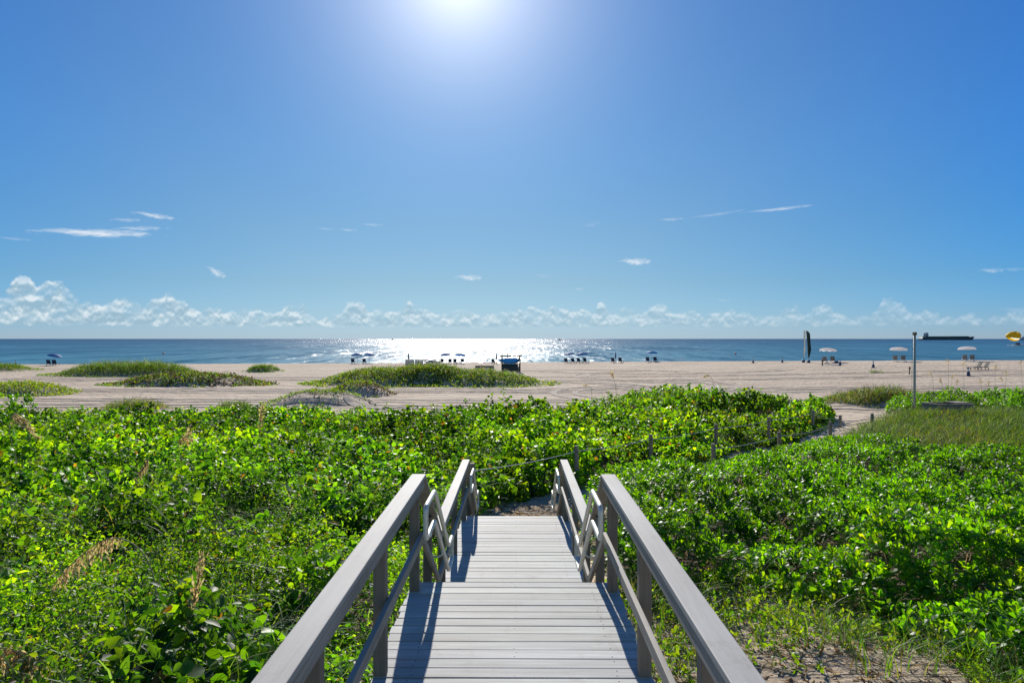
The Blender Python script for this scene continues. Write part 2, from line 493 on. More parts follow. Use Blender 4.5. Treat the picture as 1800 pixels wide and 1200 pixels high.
# ------------------------------------------------------------------ ground, water, ruts
def grid_ground():
    ys = np.concatenate([np.arange(-40, 2, 2.0), np.arange(2, 20, .16), np.arange(20, 48, .3), np.arange(48, 100, .5), np.arange(100, 150, .8), np.arange(150, 260, 8)])
    u = np.linspace(-1, 1, 561)
    xs = np.sinh(u * 5.4) / np.sinh(5.4) * 420
    xx, yy = np.meshgrid(xs, ys)
    x = xx.ravel(); y = yy.ravel()
    z = ground(x, y)
    me = bpy.data.meshes.new('ground')
    nx, ny = len(xs), len(ys)
    V = np.stack([x, y, z], 1)
    i = (np.arange(ny - 1)[:, None] * nx + np.arange(nx - 1)[None, :]).ravel()
    Fq = np.stack([i, i + 1, i + nx + 1, i + nx], 1).astype(np.int32)
    me.vertices.add(len(V)); me.vertices.foreach_set('co', V.astype(np.float32).ravel())
    me.loops.add(Fq.size); me.loops.foreach_set('vertex_index', Fq.ravel())
    me.polygons.add(len(Fq)); me.polygons.foreach_set('loop_start', np.arange(0, Fq.size, 4, dtype=np.int32))
    me.polygons.foreach_set('use_smooth', np.ones(len(Fq), dtype=bool))
    me.update(calc_edges=True)
    lit = np.zeros(len(x))
    for poly, w, e in ((PL, 1.15, .5), (PR, 1.15, .6), (PK, 1.1, .6), (PM, .75, .8)):
        lit = np.maximum(lit, w * np.clip(cov_edge(poly, x, y) / e, 0, 1))
    lit = np.maximum(lit, .50 * np.clip(cov_edge(PW, x, y) / .5, 0, 1) * (.6 + .8 * fbm(x * .9, y * .9, 40)))
    lit = np.maximum(lit, .75 * (np.abs(x) < 2.2) * (y < 14) * (x < 1.15))
    pd = segdist(PATHL, x, y)
    lit = np.maximum(lit, .55 * np.clip(1 - (pd - .5) / 1.2, 0, 1) * np.clip((24 - y) / 8, 0, 1) * (y > 12))
    at = me.attributes.new('litter', 'FLOAT', 'POINT'); at.data.foreach_set('value', lit.astype(np.float32))
    me.materials.append(M['sand'])
    o = bpy.data.objects.new('ground', me); col.objects.link(o)
    tag(o, kind='structure')
grid_ground()

b = MB()
b.add([(-60000, 120, -1.5), (60000, 120, -1.5), (60000, 60000, -1.5), (-60000, 60000, -1.5)], [(0, 1, 2, 3)])
tag(b.build('water', M['water']), kind='structure')

def ribbon(bm_, pts, w):
    x = np.array([p[0] for p in pts]); y = np.array([p[1] for p in pts])
    # resample
    s = np.concatenate([[0], np.cumsum(np.hypot(np.diff(x), np.diff(y)))])
    n = max(4, int(s[-1] / .8))
    t = np.linspace(0, s[-1], n)
    x = np.interp(t, s, x); y = np.interp(t, s, y)
    for k in range(3):
        x[1:-1] = (x[:-2] + x[1:-1] * 2 + x[2:]) / 4; y[1:-1] = (y[:-2] + y[1:-1] * 2 + y[2:]) / 4
    tx = np.gradient(x); ty = np.gradient(y); l = np.hypot(tx, ty); nx, ny = -ty / l, tx / l
    ww = w * (.6 + .8 * fbm(t * .35, t * 0 + w * 91 + x[0], 8))
    vs = []
    for sgn in (-1, 1):
        xx = x + sgn * nx * ww / 2; yy = y + sgn * ny * ww / 2
        vs.append(np.stack([xx, yy, ground(xx, yy) + .035], 1))
    V = np.concatenate(vs)
    n = len(x)
    bm_.add([tuple(p) for p in V], [(i, i + 1, n + i + 1, n + i) for i in range(n - 1)])

tr = MB()
def arc(cx, cy, rx, ry, a0, a1, n=40):
    return [(cx + rx * math.cos(R(a0 + (a1 - a0) * i / n)), cy + ry * math.sin(R(a0 + (a1 - a0) * i / n))) for i in range(n + 1)]
def pair(pts, w=.48, gap=1.8):
    for s in (-1, 1):
        q = []
        for i, p in enumerate(pts):
            a = pts[max(i - 1, 0)]; c = pts[min(i + 1, len(pts) - 1)]
            dx, dy = c[0] - a[0], c[1] - a[1]; l = math.hypot(dx, dy) or 1
            q.append((p[0] - dy / l * s * gap / 2, p[1] + dx / l * s * gap / 2))
        ribbon(tr, q, w)
rr = random.Random(5)
for d0, wob in ((47, 1), (52, 1.2), (61, 1.5), (63.5, 1), (78, 1.5), (84, 1)):
    ph = rr.random() * 6
    pair([(x, d0 + wob * math.sin(x * .05 + ph) + .02 * x) for x in range(-60, 70, 4)])
pair(arc(-62, 92, 20, 22, -100, 20)); pair(arc(-24, 74, 10, 12, 150, 260)); pair(arc(4, 62, 9, 11, -60, 120))
pair(arc(12, 58, 8, 9, 90, 250)); pair(arc(8, 90, 16, 12, 20, 160)); pair(arc(30, 85, 22, 16, 120, 250))
pair(arc(14, 70, 7, 10, -120, 60)); pair(arc(-2, 52, 10, 8, 200, 340)); pair(arc(22, 100, 18, 10, 180, 330))
tag(tr.build('tyre_tracks', M['track']), kind='structure')

# ------------------------------------------------------------------ boardwalk
CX = -.03
D1, D2, G3 = CAMZ - 2.36, CAMZ - 3.30, .97       # walking levels
bw = empty('boardwalk', (0, 0, 0))
tag(bw, 'grey weathered timber boardwalk with railings stepping down to the dune path', 'boardwalk')
PITCH, GAP, TH, HW = .1445, .007, .028, .985
def deck(y0, y1, z, seed):
    r = random.Random(seed); m = MB(); sc_ = MB()
    y = y1
    while y - PITCH > y0:
        t = r.uniform(.80, 1.12); m.col = (t, t * r.uniform(.985, 1.01), t * r.uniform(.96, 1.02))
        dz = r.uniform(-.0025, .0025)
        e0, e1 = r.uniform(-.012, .012), r.uniform(-.012, .012)
        gp = GAP + r.uniform(-.003, .005)
        m.cbox((CX + (e0 + e1) / 2, y - (PITCH - gp) / 2, z - TH / 2 + dz), (2 * HW + e1 - e0, PITCH - gp, TH), Matrix.Rotation(r.uniform(-.0012, .0012), 3, 'Z'))
        for sx in (-.72, .02, .74):
            for q in (-.035, .035):
                if r.random() < .45: continue
                sc_.lathe([(.0001, z + dz + .0028), (.0042, z + dz + .0028), (.0042, z + dz - .004)], 6, CX + sx + r.uniform(-.01, .01), y - PITCH / 2 + q)
        y -= PITCH
    o = m.build('deck', M['deck'], bw, bevel=.004)
    s = sc_.build('screws', M['screw'], o); tag(s, kind='stuff')
    return o
deck(-1.6, 6.62, D1, 1)
deck(7.80, 12.72, D2, 2)
jm = MB()
for sx in (-.93, -.3, .35, .87):
    jm.box(CX + sx - .02, CX + sx + .02, -1.6, 6.58, D1 - .225, D1 - .033)
    jm.box(CX + sx - .02, CX + sx + .02, 7.8, 12.68, D2 - .225, D2 - .033)
jm.build('joists', M['post'], bw)
# steps
def stairs(ya, za, zb, n):
    rise = (za - zb) / n
    for i in range(1, n):
        m = MB()
        z = za - rise * i; y0 = ya + .30 * (i - 1)
        for k in range(2):
            t = random.uniform(.88, 1.1); m.col = (t, t, t)
            m.box(CX - .93, CX + .93, y0 + .02 + k * .146, y0 + .02 + k * .146 + .138, z - TH, z)
        m.build('stair_tread', M['deck'], bw, bevel=.004)
    y1 = ya + .30 * (n - 1)
    for sx in (-.955, .925):
        m = MB()
        m.prism([(ya - .05, za - .3), (ya - .05, za - .05), (ya + .1, za - .06), (y1 + .12, zb + .12), (y1 + .12, zb - .08), (y1 - .1, zb - .1)], 'x', CX + sx, CX + sx + .035)
        m.build('stringer', M['midrail'], bw)
stairs(6.62, D1, D2, 5)
stairs(12.72, D2, G3, 4)

RH = 1.07
def rounded(pts, r=.07, n=5):
    """round the corners of a closed polyline"""
    out = []
    m = len(pts)
    for i in range(m):
        a, p, c = Vector(pts[i - 1]), Vector(pts[i]), Vector(pts[(i + 1) % m])
        u = (a - p); v = (c - p)
        rr_ = min(r, u.length * .45, v.length * .45)
        A = p + u.normalized() * rr_; B = p + v.normalized() * rr_
        for k in range(n + 1):
            t = k / n
            out.append(A * (1 - t) ** 2 + p * 2 * t * (1 - t) + B * t ** 2)
    return out

for sd in (-1, 1):
    rail = MB()
    xr = CX + sd * .903
    # cap boards: level, sloped along the steps, level, sloped
    zt1, zt2, zt3 = D1 + RH, D2 + RH, G3 + 1.0
    rail.col = (1, 1, 1)
    rail.box(xr - .068, xr + .068, -1.6, 2.34, zt1 - .036, zt1)
    rail.col = (.95, .95, .96)
    rail.box(xr - .068, xr + .068, 2.342, 6.52, zt1 - .036, zt1)
    rail.col = (1.02, 1.02, 1.02)
    rail.box(xr - .068, xr + .068, 7.94, 12.62, zt2 - .036, zt2)
    o = rail.build('railing', M['cap'], bw, bevel=.006)
    for (ya, za, yb, zb_) in ((6.53, zt1, 7.93, zt2), (12.63, zt2, 13.95, zt3)):
        sl = MB()
        sl.beam((xr, ya, za - .03), (xr, yb, zb_ - .03), .13, .042)
        sl.build('stair_cap_rail', M['midrail'], o, bevel=.005)
    fx = CX + sd * .865
    fa = MB()
    fa.box(fx - .019, fx + .019, -1.6, 6.49, zt1 - .127, zt1 - .038)
    fa.box(fx - .019, fx + .019, 7.96, 12.60, zt2 - .127, zt2 - .038)
    fa.build('fascia_board', M['fascia'], o, bevel=.004)
    md = MB()
    mx = CX + sd * .862
    def mid(y0, z0, y1, z1):
        t = random.uniform(.9, 1.08); md.col = (t, t, t * .98)
        md.beam((mx, y0, z0), (mx, y1, z1), .038, .09)
    m1, m2, m3 = D1 + .49, D2 + .54, G3 + .45
    mid(-1.6, m1, 3.15, m1); mid(3.155, m1, 6.46, m1)
    mid(6.47, m1 - .02, 7.83, m2 - .02)
    mid(7.84, m2, 12.56, m2)
    mid(12.57, m2 - .02, 13.88, m3 - .02)
    md.build('mid_rail', M['midrail'], o, bevel=.005)
    px = CX + sd * .929
    for (py, top) in ((-.1, zt1 - .04), (1.6, zt1 - .04), (3.2, zt1 - .04), (4.8, zt1 - .04), (6.40, zt1 - .04),
                      (7.35, zt1 - (zt1 - zt2) * .58 - .075), (8.75, zt2 - .04), (10.5, zt2 - .04), (12.4, zt2 - .04), (13.7, zt3 + .06)):
        p = MB()
        t = random.uniform(.88, 1.1); p.col = (t, t, t)
        zb = min(gz(px, py) - .15, top - 1.5)
        p.box(px - .044, px + .044, py - .044, py + .044, zb, top)
        p.build('post', M['post'], o, bevel=.005)
    # looped pipe handrails beside the two flights
    hx = CX + sd * .772
    for (ya, yb, yc, yd, zA, zC) in ((6.02, 6.66, 8.04, 8.46, D1 + .875, D2 + .86), (12.0, 12.68, 13.72, 14.22, D2 + .885, G3 + .87)):
        g = .29
        path = [(hx, ya, zA), (hx, yb, zA), (hx, yc, zC), (hx, yd, zC), (hx, yd, zC - g), (hx, yc, zC - g), (hx, yb, zA - g), (hx, ya, zA - g)]
        hm = MB(); hm.tube(rounded(path, .075, 5), .0235, 10, closed=True)
        h = hm.build('pipe_handrail', M['pipe'], bw, smooth=True)
        for yy in ((6.40, 7.35) if ya < 8 else (12.4, 13.7)):
            t = min(max((yy - yb) / (yc - yb), 0), 1)
            zz = zA + (zC - zA) * t - g
            br = MB()
            br.tube([(hx, yy, zz - .015), (hx, yy, zz - .07), (hx + sd * .03, yy, zz - .095), (CX + sd * .885, yy, zz - .095)], .009, 8)
            br.lathe([(.0001, 0), (.035, 0), (.035, .008), (.0001, .008)], 12, 0, 0, Matrix.Translation((CX + sd * .885, yy, zz - .095)) @ Matrix.Rotation(R(-90 * sd), 4, 'Y'))
            br.build('bracket', M['pipe'], h, smooth=True)

# ------------------------------------------------------------------ rope fences
def rope_between(m, a, b, sag, r=.013, n=14):
    a = Vector(a); b = Vector(b)
    m.tube([a.lerp(b, i / n) - Vector((0, 0, sag * 4 * (i / n) * (1 - i / n))) for i in range(n + 1)], r, 6)
def rope_fence(name, label, pts, heights, ropes, sags, drop=.16):
    f = empty(name, (pts[0][0], pts[0][1], gz(*pts[0])))
    tag(f, label, 'fence')
    O = f.location
    tops = []
    for (x, y), ztop in zip(pts, heights):
        m = MB(); t = random.uniform(.85, 1.12); m.col = (t, t * random.uniform(.97, 1), t * random.uniform(.93, 1))
        zb = gz(x, y) - .2
        lean = random.uniform(-.03, .03)
        m.tube([(x - O.x, y - O.y, zb - O.z), (x - O.x + lean, y - O.y, ztop - O.z - .015), (x - O.x + lean, y - O.y, ztop - O.z)], [.072, .068, .055], 10)
        m.build('post', M['fencepost'], f)
        tops.append((x + lean, y, ztop))
    for (i, j), s in zip(ropes, sags):
        m = MB()
        a, b_ = Vector(tops[i]) - O - Vector((0, 0, drop)), Vector(tops[j]) - O - Vector((0, 0, drop))
        rope_between(m, a, b_, s)
        for e in (a, b_):
            m.tube([e + Vector((.085 * math.cos(k * R(30)), .085 * math.sin(k * R(30)), .008 * math.sin(k))) for k in range(12)], .013, 6, closed=True)
        m.build('rope', M['rope'], f)
    return f
far_pts = FENCE_FAR + [(X(1475, 33.5), 33.5)]
far_top = [Z(814, 14.25), Z(783, 19.8), Z(763, 22.9), Z(745, 26.4), Z(732, 29.3), Z(720, 32.6), Z(729, 33.5)]
rope_fence('rope_fence', 'rope and post fence beyond the sandy path, below the yellowish hump of bushes', far_pts, far_top,
           [(i, i + 1) for i in range(6)], [.06, .05, .06, .06, .05, .12])
near_top = [Z(838, 14.2) - .5, Z(800, 18.4) - .35, Z(779, 21.5), Z(758, 25), Z(740, 28.6), Z(726, 32), Z(712, 36)]
rope_fence('rope_fence', 'rope and post fence nearer than the sandy path, its feet in bright shrubs', FENCE_NEAR[2:], near_top[2:],
           [(i, i + 1) for i in range(4)], [.08, .1, .06, .22])

# ------------------------------------------------------------------ leaves
T_ROUND = np.array([[0, 0, 0], [.22, .40, .08], [.58, .5, .11], [.88, .27, .05], [1.0, 0, -.04], [.88, -.27, .05], [.58, -.5, .11], [.22, -.40, .08], [.5, 0, .0]])
TF_ROUND = [(0, 8, 2, 1), (8, 4, 3, 2), (0, 7, 6, 8), (8, 6, 5, 4)]
T_SPOON = np.array([[0, .06, 0], [0, -.06, 0], [.4, .22, .03], [.4, -.22, .03], [.72, .5, .02], [.72, -.5, .02], [.94, .36, -.05], [.94, -.36, -.05], [1.0, 0, -.09]])
TF_SPOON = [(0, 1, 3, 2), (2, 3, 5, 4), (4, 5, 7, 6), (6, 7, 8)]
T_LANCE = np.array([[0, 0, 0], [.3, .42, .06], [.62, .36, .03], [1, 0, -.16], [.62, -.36, .03], [.3, -.42, .06], [.45, 0, 0]])
TF_LANCE = [(0, 6, 2, 1), (6, 3, 2), (0, 5, 4, 6), (6, 4, 3)]
T_BLADE = np.array([[0, .5, 0], [0, -.5, 0], [.4, .42, .0], [.4, -.42, .0], [.75, .28, -.10], [.75, -.28, -.10], [1.0, 0, -.30]])
TF_BLADE = [(0, 1, 3, 2), (2, 3, 5, 4), (4, 5, 6)]
T_ARCH = np.array([[0, .5, 0], [0, -.5, 0], [.22, .5, .0], [.22, -.5, .0], [.45, .46, -.06], [.45, -.46, -.06], [.66, .4, -.18], [.66, -.4, -.18], [.84, .3, -.36], [.84, -.3, -.36], [.98, 0, -.60]])
TF_ARCH = [(0, 1, 3, 2), (2, 3, 5, 4), (4, 5, 7, 6), (6, 7, 9, 8), (8, 9, 10)]

class Bag:
    """gathers leaf placements of one template"""
    def __init__(s, T, TF): s.T, s.TF, s.parts = T, TF, []
    def put(s, O, A, U, L, W, C):
        A = nrm(A); S = nrm(np.cross(U, A)); Un = np.cross(A, S)
        s.parts.append((O, A, S, Un, L, W, C))
    def build(s, name, mat, parent=None):
        O, A, S, U, L, W, C = [np.concatenate([p[i] for p in s.parts]) for i in range(7)]
        T = s.T
        V = (O[:, None, :] + A[:, None, :] * (T[None, :, 0, None] * L[:, None, None]) + S[:, None, :] * (T[None, :, 1, None] * W[:, None, None])
             + U[:, None, :] * (T[None, :, 2, None] * L[:, None, None]))
        return np_mesh(name, V.reshape(-1, 3), s.TF, len(T), len(O), mat, C, parent)

def rand_dir(n, up_bias):
    v = rng.normal(size=(n, 3)); v = nrm(v); v[:, 2] = v[:, 2] + up_bias
    return nrm(v)

def in_view(x, y, m=2.5):
    return (np.abs(x + .3) < np.maximum(y, 0) * .80 + m) & (y > 2.2)

def sample(poly, dens_fn, box=None):
    """random points in poly, thinned to density dens_fn(x, y) per square metre"""
    xs = [p[0] for p in poly]; ys = [p[1] for p in poly]
    x0, x1, y0, y1 = max(min(xs), -45), min(max(xs), 45), max(min(ys), 2), max(ys)
    out = []
    # strips in depth so that far areas need not be sampled as densely
    edges = np.arange(y0, y1 + .01, 2.0)
    for a in edges:
        b_ = min(a + 2.0, y1)
        if b_ <= a: continue
        xa, xb = max(x0, -(b_ * .82 + 3)), min(x1, b_ * .82 + 3)
        if xb <= xa: continue
        px, py = np.array([xa, xb, (xa + xb) / 2]), np.array([a, b_, (a + b_) / 2])
        dm = dens_fn(np.array([0.]), np.array([(a + b_) / 2]), True)
        n = int((xb - xa) * (b_ - a) * dm)
        x = rng.uniform(xa, xb, n); y = rng.uniform(a, b_, n)
        k = inside(poly, x, y) & in_view(x, y)
        x, y = x[k], y[k]
        out.append((x, y))
    return np.concatenate([o[0] for o in out]), np.concatenate([o[1] for o in out])

def colmix(n, cols, weights, jit=.18):
    c = np.array(cols)[rng.choice(len(cols), n, p=np.array(weights) / sum(weights))]
    return np.clip(c * (1 + rng.normal(size=(n, 1)) * jit) * (1 + rng.normal(size=(n, 3)) * .05), .002, .9)

GRAPE = [(.055, .130, .012), (.034, .095, .012), (.092, .170, .010), (.125, .190, .012), (.014, .048, .010)]

def canopy_left(x, y):
    e = cov_edge(PL, x, y)
    base = .80 + .35 * (fbm(x * .12, y * .12, 21) - .5) * 2
    lump = domes(x, y, 1.9, 31, .42, .34) * .95 + domes(x + 3, y, .75, 37, .4, .35) * .34
    edge = np.clip(e / .7, 0, 1) ** .5
    lowr = np.interp(y, [0, 12, 20, 28, 36], [.85, .85, 1, .86, .72])
    boost = .45 * np.exp(-((x - 1.2) / 5) ** 2 - ((y - 29.5) / 4) ** 2) + .12 * np.exp(-((x - 9) / 6) ** 2 - ((y - 38) / 4) ** 2)
    left = -.15 * sstep(-3, -1.2, x) * (y < 14)
    hollow = 1 - .62 * sstep(.43, .34, fbm(x * .42, y * .42, 83)) * (y > 5)
    h = (base * .30 + lump + boost + left) * edge * lowr * hollow
    # low runners on the path side of the far fence, so its posts stand clear
    k = (y > 15) & (segdist(FENCE_FAR, x, y) < 1.3)
    front = np.zeros(x.shape, dtype=bool)
    for (x0, y0), (x1, y1) in zip(FENCE_FAR[:-1], FENCE_FAR[1:]):
        side = (x1 - x0) * (y - y0) - (y1 - y0) * (x - x0)
        front |= k & (y >= y0 - .8) & (y <= y1 + .8) & (side < .25 * math.hypot(x1 - x0, y1 - y0))
    return np.where(front, np.minimum(h, .20), h)

# --- broad-leaved thicket on the left and behind the path
def thicket_left():
    bag = Bag(T_ROUND, TF_ROUND); lance = Bag(T_LANCE, TF_LANCE)
    def dens(x, y, mx=False):
        return np.interp(y, [3, 10, 20, 30, 45], [128, 90, 48, 34, 26])
    x, y = sample(PL, dens)
    n = len(x)
    hgt = canopy_left(x, y)
    dep = rng.uniform(0, 1, n) ** 1.7
    z = ground(x, y) + hgt * (1 - .75 * dep) * (1 + .12 * rng.normal(size=n)) - .02
    # a lean away from the gaps: slope of the canopy
    e = .15
    gx = (canopy_left(x + e, y) - canopy_left(x - e, y)) / (2 * e); gy = (canopy_left(x, y + e) - canopy_left(x, y - e)) / (2 * e)
    axis = nrm(np.stack([-gx * .6, -gy * .6, np.ones(n)], 1) + rng.normal(size=(n, 3)) * .45)
    nearness = (15 - y) * .012
    fs_ = fbm(x * .42, y * .42, 61); fl_ = fbm(x * .6 + 9, y * .6, 67)
    small = (y < 14) & (fs_ + nearness > .545)                       # fine-leaved weeds close to the boards
    spec = ~small & (fl_ + nearness * .6 > .45)                     # pointed leaves
    patch = fbm(x * .22, y * .22, 71)
    big_tint = .62 + .70 * sstep(.30, .66, fbm(x * .30, y * .30, 88))
    for kind, sel, per in (('round', ~spec & ~small, 7), ('lance', spec, 8), ('small', small, 16)):
        xs, ys, zs, ax, pt, bt = x[sel], y[sel], z[sel], axis[sel], patch[sel], big_tint[sel]
        m = len(xs)
        if m == 0: continue
        sl = rng.uniform(.14, .30, m) * (1.35 if kind == 'small' else 1)
        tint = (.62 + .5 * rng.random(m)) * (.72 + .5 * fbm(xs * .9, ys * .9, 75))
        tint *= 1.30 * bt * np.interp(ys, [4, 14, 20], [1.16, 1.12, 1.0])
        rsp = rng.random(m)
        for k in range(per):
            t = (k + .5) / per
            if kind == 'round':
                L = rng.uniform(.08, .15, m) * np.interp(ys, [4, 14, 40], [.9, 1.05, 1.3]); W = L * rng.uniform(.8, 1.0, m)
            elif kind == 'lance':
                L = rng.uniform(.075, .17, m); W = L * rng.uniform(.45, .68, m)
            else:
                L = rng.uniform(.03, .075, m); W = L * rng.uniform(.4, .65, m)
            P = np.stack([xs, ys, zs], 1) + ax * (sl * t)[:, None] + rng.normal(size=(m, 3)) * (.055 if kind == 'small' else .035)
            phi = k * 2.4 + rng.uniform(0, 6.28, m) * .3 + xs * 37 % 6.28
            ref = nrm(np.cross(ax, np.array([.3, .9, .1])))
            ref2 = np.cross(ax, ref)
            out = ref * np.cos(phi)[:, None] + ref2 * np.sin(phi)[:, None]
            A = out + ax * rng.uniform(-.75, .65, m)[:, None]
            U = ax * .55 + out * .25 + rng.normal(size=(m, 3)) * .55
            w = np.stack([.9 + 0 * pt, .85 + 0 * pt, np.clip(.45 + 2.6 * (pt - .45), .08, 2), np.clip(.16 + 2.6 * (pt - .50), .03, 2) + .8 * np.exp(-((xs - 8) / 6) ** 2 - ((ys - 32) / 5) ** 2), .8 + 0 * pt], 1)
            w = w / w.sum(1, keepdims=True)
            pick = np.where(rng.random(m) < .7, rsp, rng.random(m))
            ci = (pick[:, None] > np.cumsum(w, 1)).sum(1)
            dead = rng.random(m) < .018
            C = np.where(dead[:, None], np.array([.11, .065, .03]), np.array(GRAPE)[np.clip(ci, 0, 4)]) * tint[:, None] * (1 + rng.normal(size=(m, 1)) * .12)
            (bag if kind == 'round' else lance).put(P, A, U, L, W, np.clip(C, .003, .8))
    # sparse large sea-grape style leaves
    x2, y2 = sample(PL, lambda a, b_, mx=False: np.full(b_.shape, 1.2))
    k = fbm(x2 * .3, y2 * .3, 99) > .56; x2, y2 = x2[k], y2[k]; m = len(x2)
    for q in range(4):
        P = np.stack([x2, y2, ground(x2, y2) + canopy_left(x2, y2) + .08], 1) + rng.normal(size=(m, 3)) * np.array([.14, .14, .06])
        L = rng.uniform(.15, .22, m)
        bag.put(P, rand_dir(m, .2), rand_dir(m, .9), L, L * .95, colmix(m, GRAPE[:3], [1, .7, .6]))
    # woody stems inside
    st = Bag(T_BLADE, TF_BLADE)
    x3, y3 = sample(PL, lambda a, b_, mx=False: np.full(b_.shape, 2.5)); m = len(x3)
    st.put(np.stack([x3, y3, ground(x3, y3)], 1), rand_dir(m, 1.1), rand_dir(m, 0), canopy_left(x3, y3) * rng.uniform(.5, 1.0, m), np.full(m, .012), colmix(m, [(.10, .07, .04), (.16, .12, .07)], [1, 1]))
    o = bag.build('sea_grape_thicket', M['grape']); tag(o, 'low thicket of round shiny leaves spread left of the boardwalk and up to the beach', 'ground cover', kind='stuff')
    o2 = lance.build('leafy_weeds', M['creeper']); tag(o2, 'pointed-leaf weeds crowding the left side of the boardwalk', 'weeds', kind='stuff')
    o3 = st.build('thicket_stems', M['straw']); tag(o3, 'brown woody stems inside the round-leaved thicket', 'stems', kind='stuff')
thicket_left()

# --- spoon-leaved shrubs on the right
NAU = [(.058, .165, .010), (.038, .115, .010), (.092, .210, .012), (.12, .21, .015), (.018, .062, .01)]
def canopy_right(x, y, poly=PR):
    e = cov_edge(poly, x, y)
    base = .72 + .3 * (fbm(x * .15, y * .15, 121) - .5) * 2
    lump = domes(x, y, 1.6, 131, .44, .36) * .74 + domes(x + 3, y, .75, 137, .42, .35) * .26
    fd = segdist(FENCE_NEAR, x, y)
    hedge = .10 * np.exp(-(fd / 2.6) ** 2) * (poly is PR)
    ed = np.clip(e / .5, 0, 1) ** .5
    h = (base * .42 + lump + hedge) * (1 - .5 * sstep(.42, .34, fbm(x * .45, y * .45, 145)))
    if poly is PR:
        cap = np.where(y > 18.5, .62 + .30 * np.clip((fd - .8) / 2.5, 0, 1), 9)
        h = np.maximum(np.minimum(h, cap), np.where((fd < 2.6) & (y > 16), .50, 0))
    return h * ed
def rosettes(poly, dens, name, label, seed, hscale=1.0, size=1.0):
    bag = Bag(T_SPOON, TF_SPOON)
    x, y = sample(poly, dens)
    n = len(x)
    hgt = canopy_right(x, y, poly) * hscale
    dep = np.where(rng.random(n) < .55, 0, rng.uniform(0, 1, n) ** 1.3)
    z = ground(x, y) + hgt * (1 - .7 * dep) - .04
    e = .15
    gx = (canopy_right(x + e, y, poly) - canopy_right(x - e, y, poly)) / (2 * e); gy = (canopy_right(x, y + e, poly) - canopy_right(x, y - e, poly)) / (2 * e)
    ax = nrm(np.stack([-gx * .55, -gy * .55, np.full(n, 1.25)], 1) + rng.normal(size=(n, 3)) * .33)
    big = rng.uniform(.75, 1.25, n) * np.interp(y, [4, 10, 20, 45], [1.0, .92, .88, .95]) * size
    tint = (.66 + .5 * rng.random(n)) * (.70 + .52 * sstep(.3, .66, fbm(x * .4, y * .4, 177)))
    tint *= .90
    yel = fbm(x * .4, y * .4, 150 + seed)
    K = 13
    ref = nrm(np.cross(ax, np.array([.37, .91, .13]))); ref2 = np.cross(ax, ref)
    for k in range(K):
        t = k / (K - 1)
        phi = k * 2.39996 + x * 41 % 6.28 + rng.normal(size=n) * .2
        el = np.interp(t, [0, 1], [R(78), R(8)]) + rng.normal(size=n) * .14
        out = ref * np.cos(phi)[:, None] + ref2 * np.sin(phi)[:, None]
        A = out * np.cos(el)[:, None] + ax * np.sin(el)[:, None]
        U = ax * np.cos(el)[:, None] - out * np.sin(el)[:, None] + rng.normal(size=(n, 3)) * .18
        P = np.stack([x, y, z], 1) + ax * (.06 - .13 * t)[..., None] * big[:, None] if np.ndim(t) else np.stack([x, y, z], 1) + ax * ((.06 - .13 * t) * big)[:, None]
        L = (.095 + .065 * min(1, t * 1.7)) * big * rng.uniform(.85, 1.1, n); W = L * rng.uniform(.36, .46, n)
        ci = rng.choice(5, n, p=[.34, .24, .24, .08, .10])
        C = np.array(NAU)[ci] * tint[:, None] * (1 + rng.normal(size=(n, 1)) * .1)
        C[:, 0] *= 1 + .5 * np.clip((yel - .55) * 5, 0, 1) * (t < .5)
        keep = rng.random(n) < (.98 if k < 9 else .75)
        bag.put(P[keep], A[keep], U[keep], L[keep], W[keep], np.clip(C[keep], .003, .8))
    o = bag.build(name, M['naupaka'])
    return tag(o, label, 'ground cover', kind='stuff')
rosettes(PR, lambda x, y, mx=False: np.interp(y, [4, 10, 20, 30], [62, 58, 46, 36]), 'beach_shrub_bed', 'bed of bright green spoon-leaved shrubs on the right of the boardwalk', 1)
rosettes([(-25, 26.5), (-20.6, 27.2), (-20.9, 31), (-26, 31)], lambda x, y, mx=False: np.full(np.shape(y), 26.0), 'beach_shrub_bed', 'taller clump of large upright leaves at the left edge of the thicket', 3, 1.75, 1.6)
rosettes([(-5.4, 16.2), (-3.3, 16.3), (-3.0, 18.4), (-5.2, 18.9)], lambda x, y, mx=False: np.full(np.shape(y), 34.0), 'beach_shrub_bed', 'small bright clump of spoon leaves amid the round-leaved thicket', 4, 1.55, 1.0)
rosettes(PK, lambda x, y, mx=False: np.full(np.shape(y), 20.0), 'beach_shrub_bed', 'bright green spoon-leaved shrubs behind the grey timber box near the right edge', 2, 1.25, 1.25)

def shrub_stems():
    st = Bag(T_BLADE, TF_BLADE)
    for poly in (PR, PK):
        x, y = sample(poly, lambda a, b_, mx=False: np.full(b_.shape, 12.0)); m = len(x)
        st.put(np.stack([x, y, ground(x, y)], 1), rand_dir(m, .9), rand_dir(m, 0), canopy_right(x, y, poly) * rng.uniform(.6, 1.1, m), np.full(m, .018), colmix(m, [(.16, .13, .10), (.26, .23, .19)], [1, 1]))
    tag(st.build('shrub_stems', M['straw']), 'pale bare stems inside the spoon-leaved shrubs', 'stems', kind='stuff')
shrub_stems()

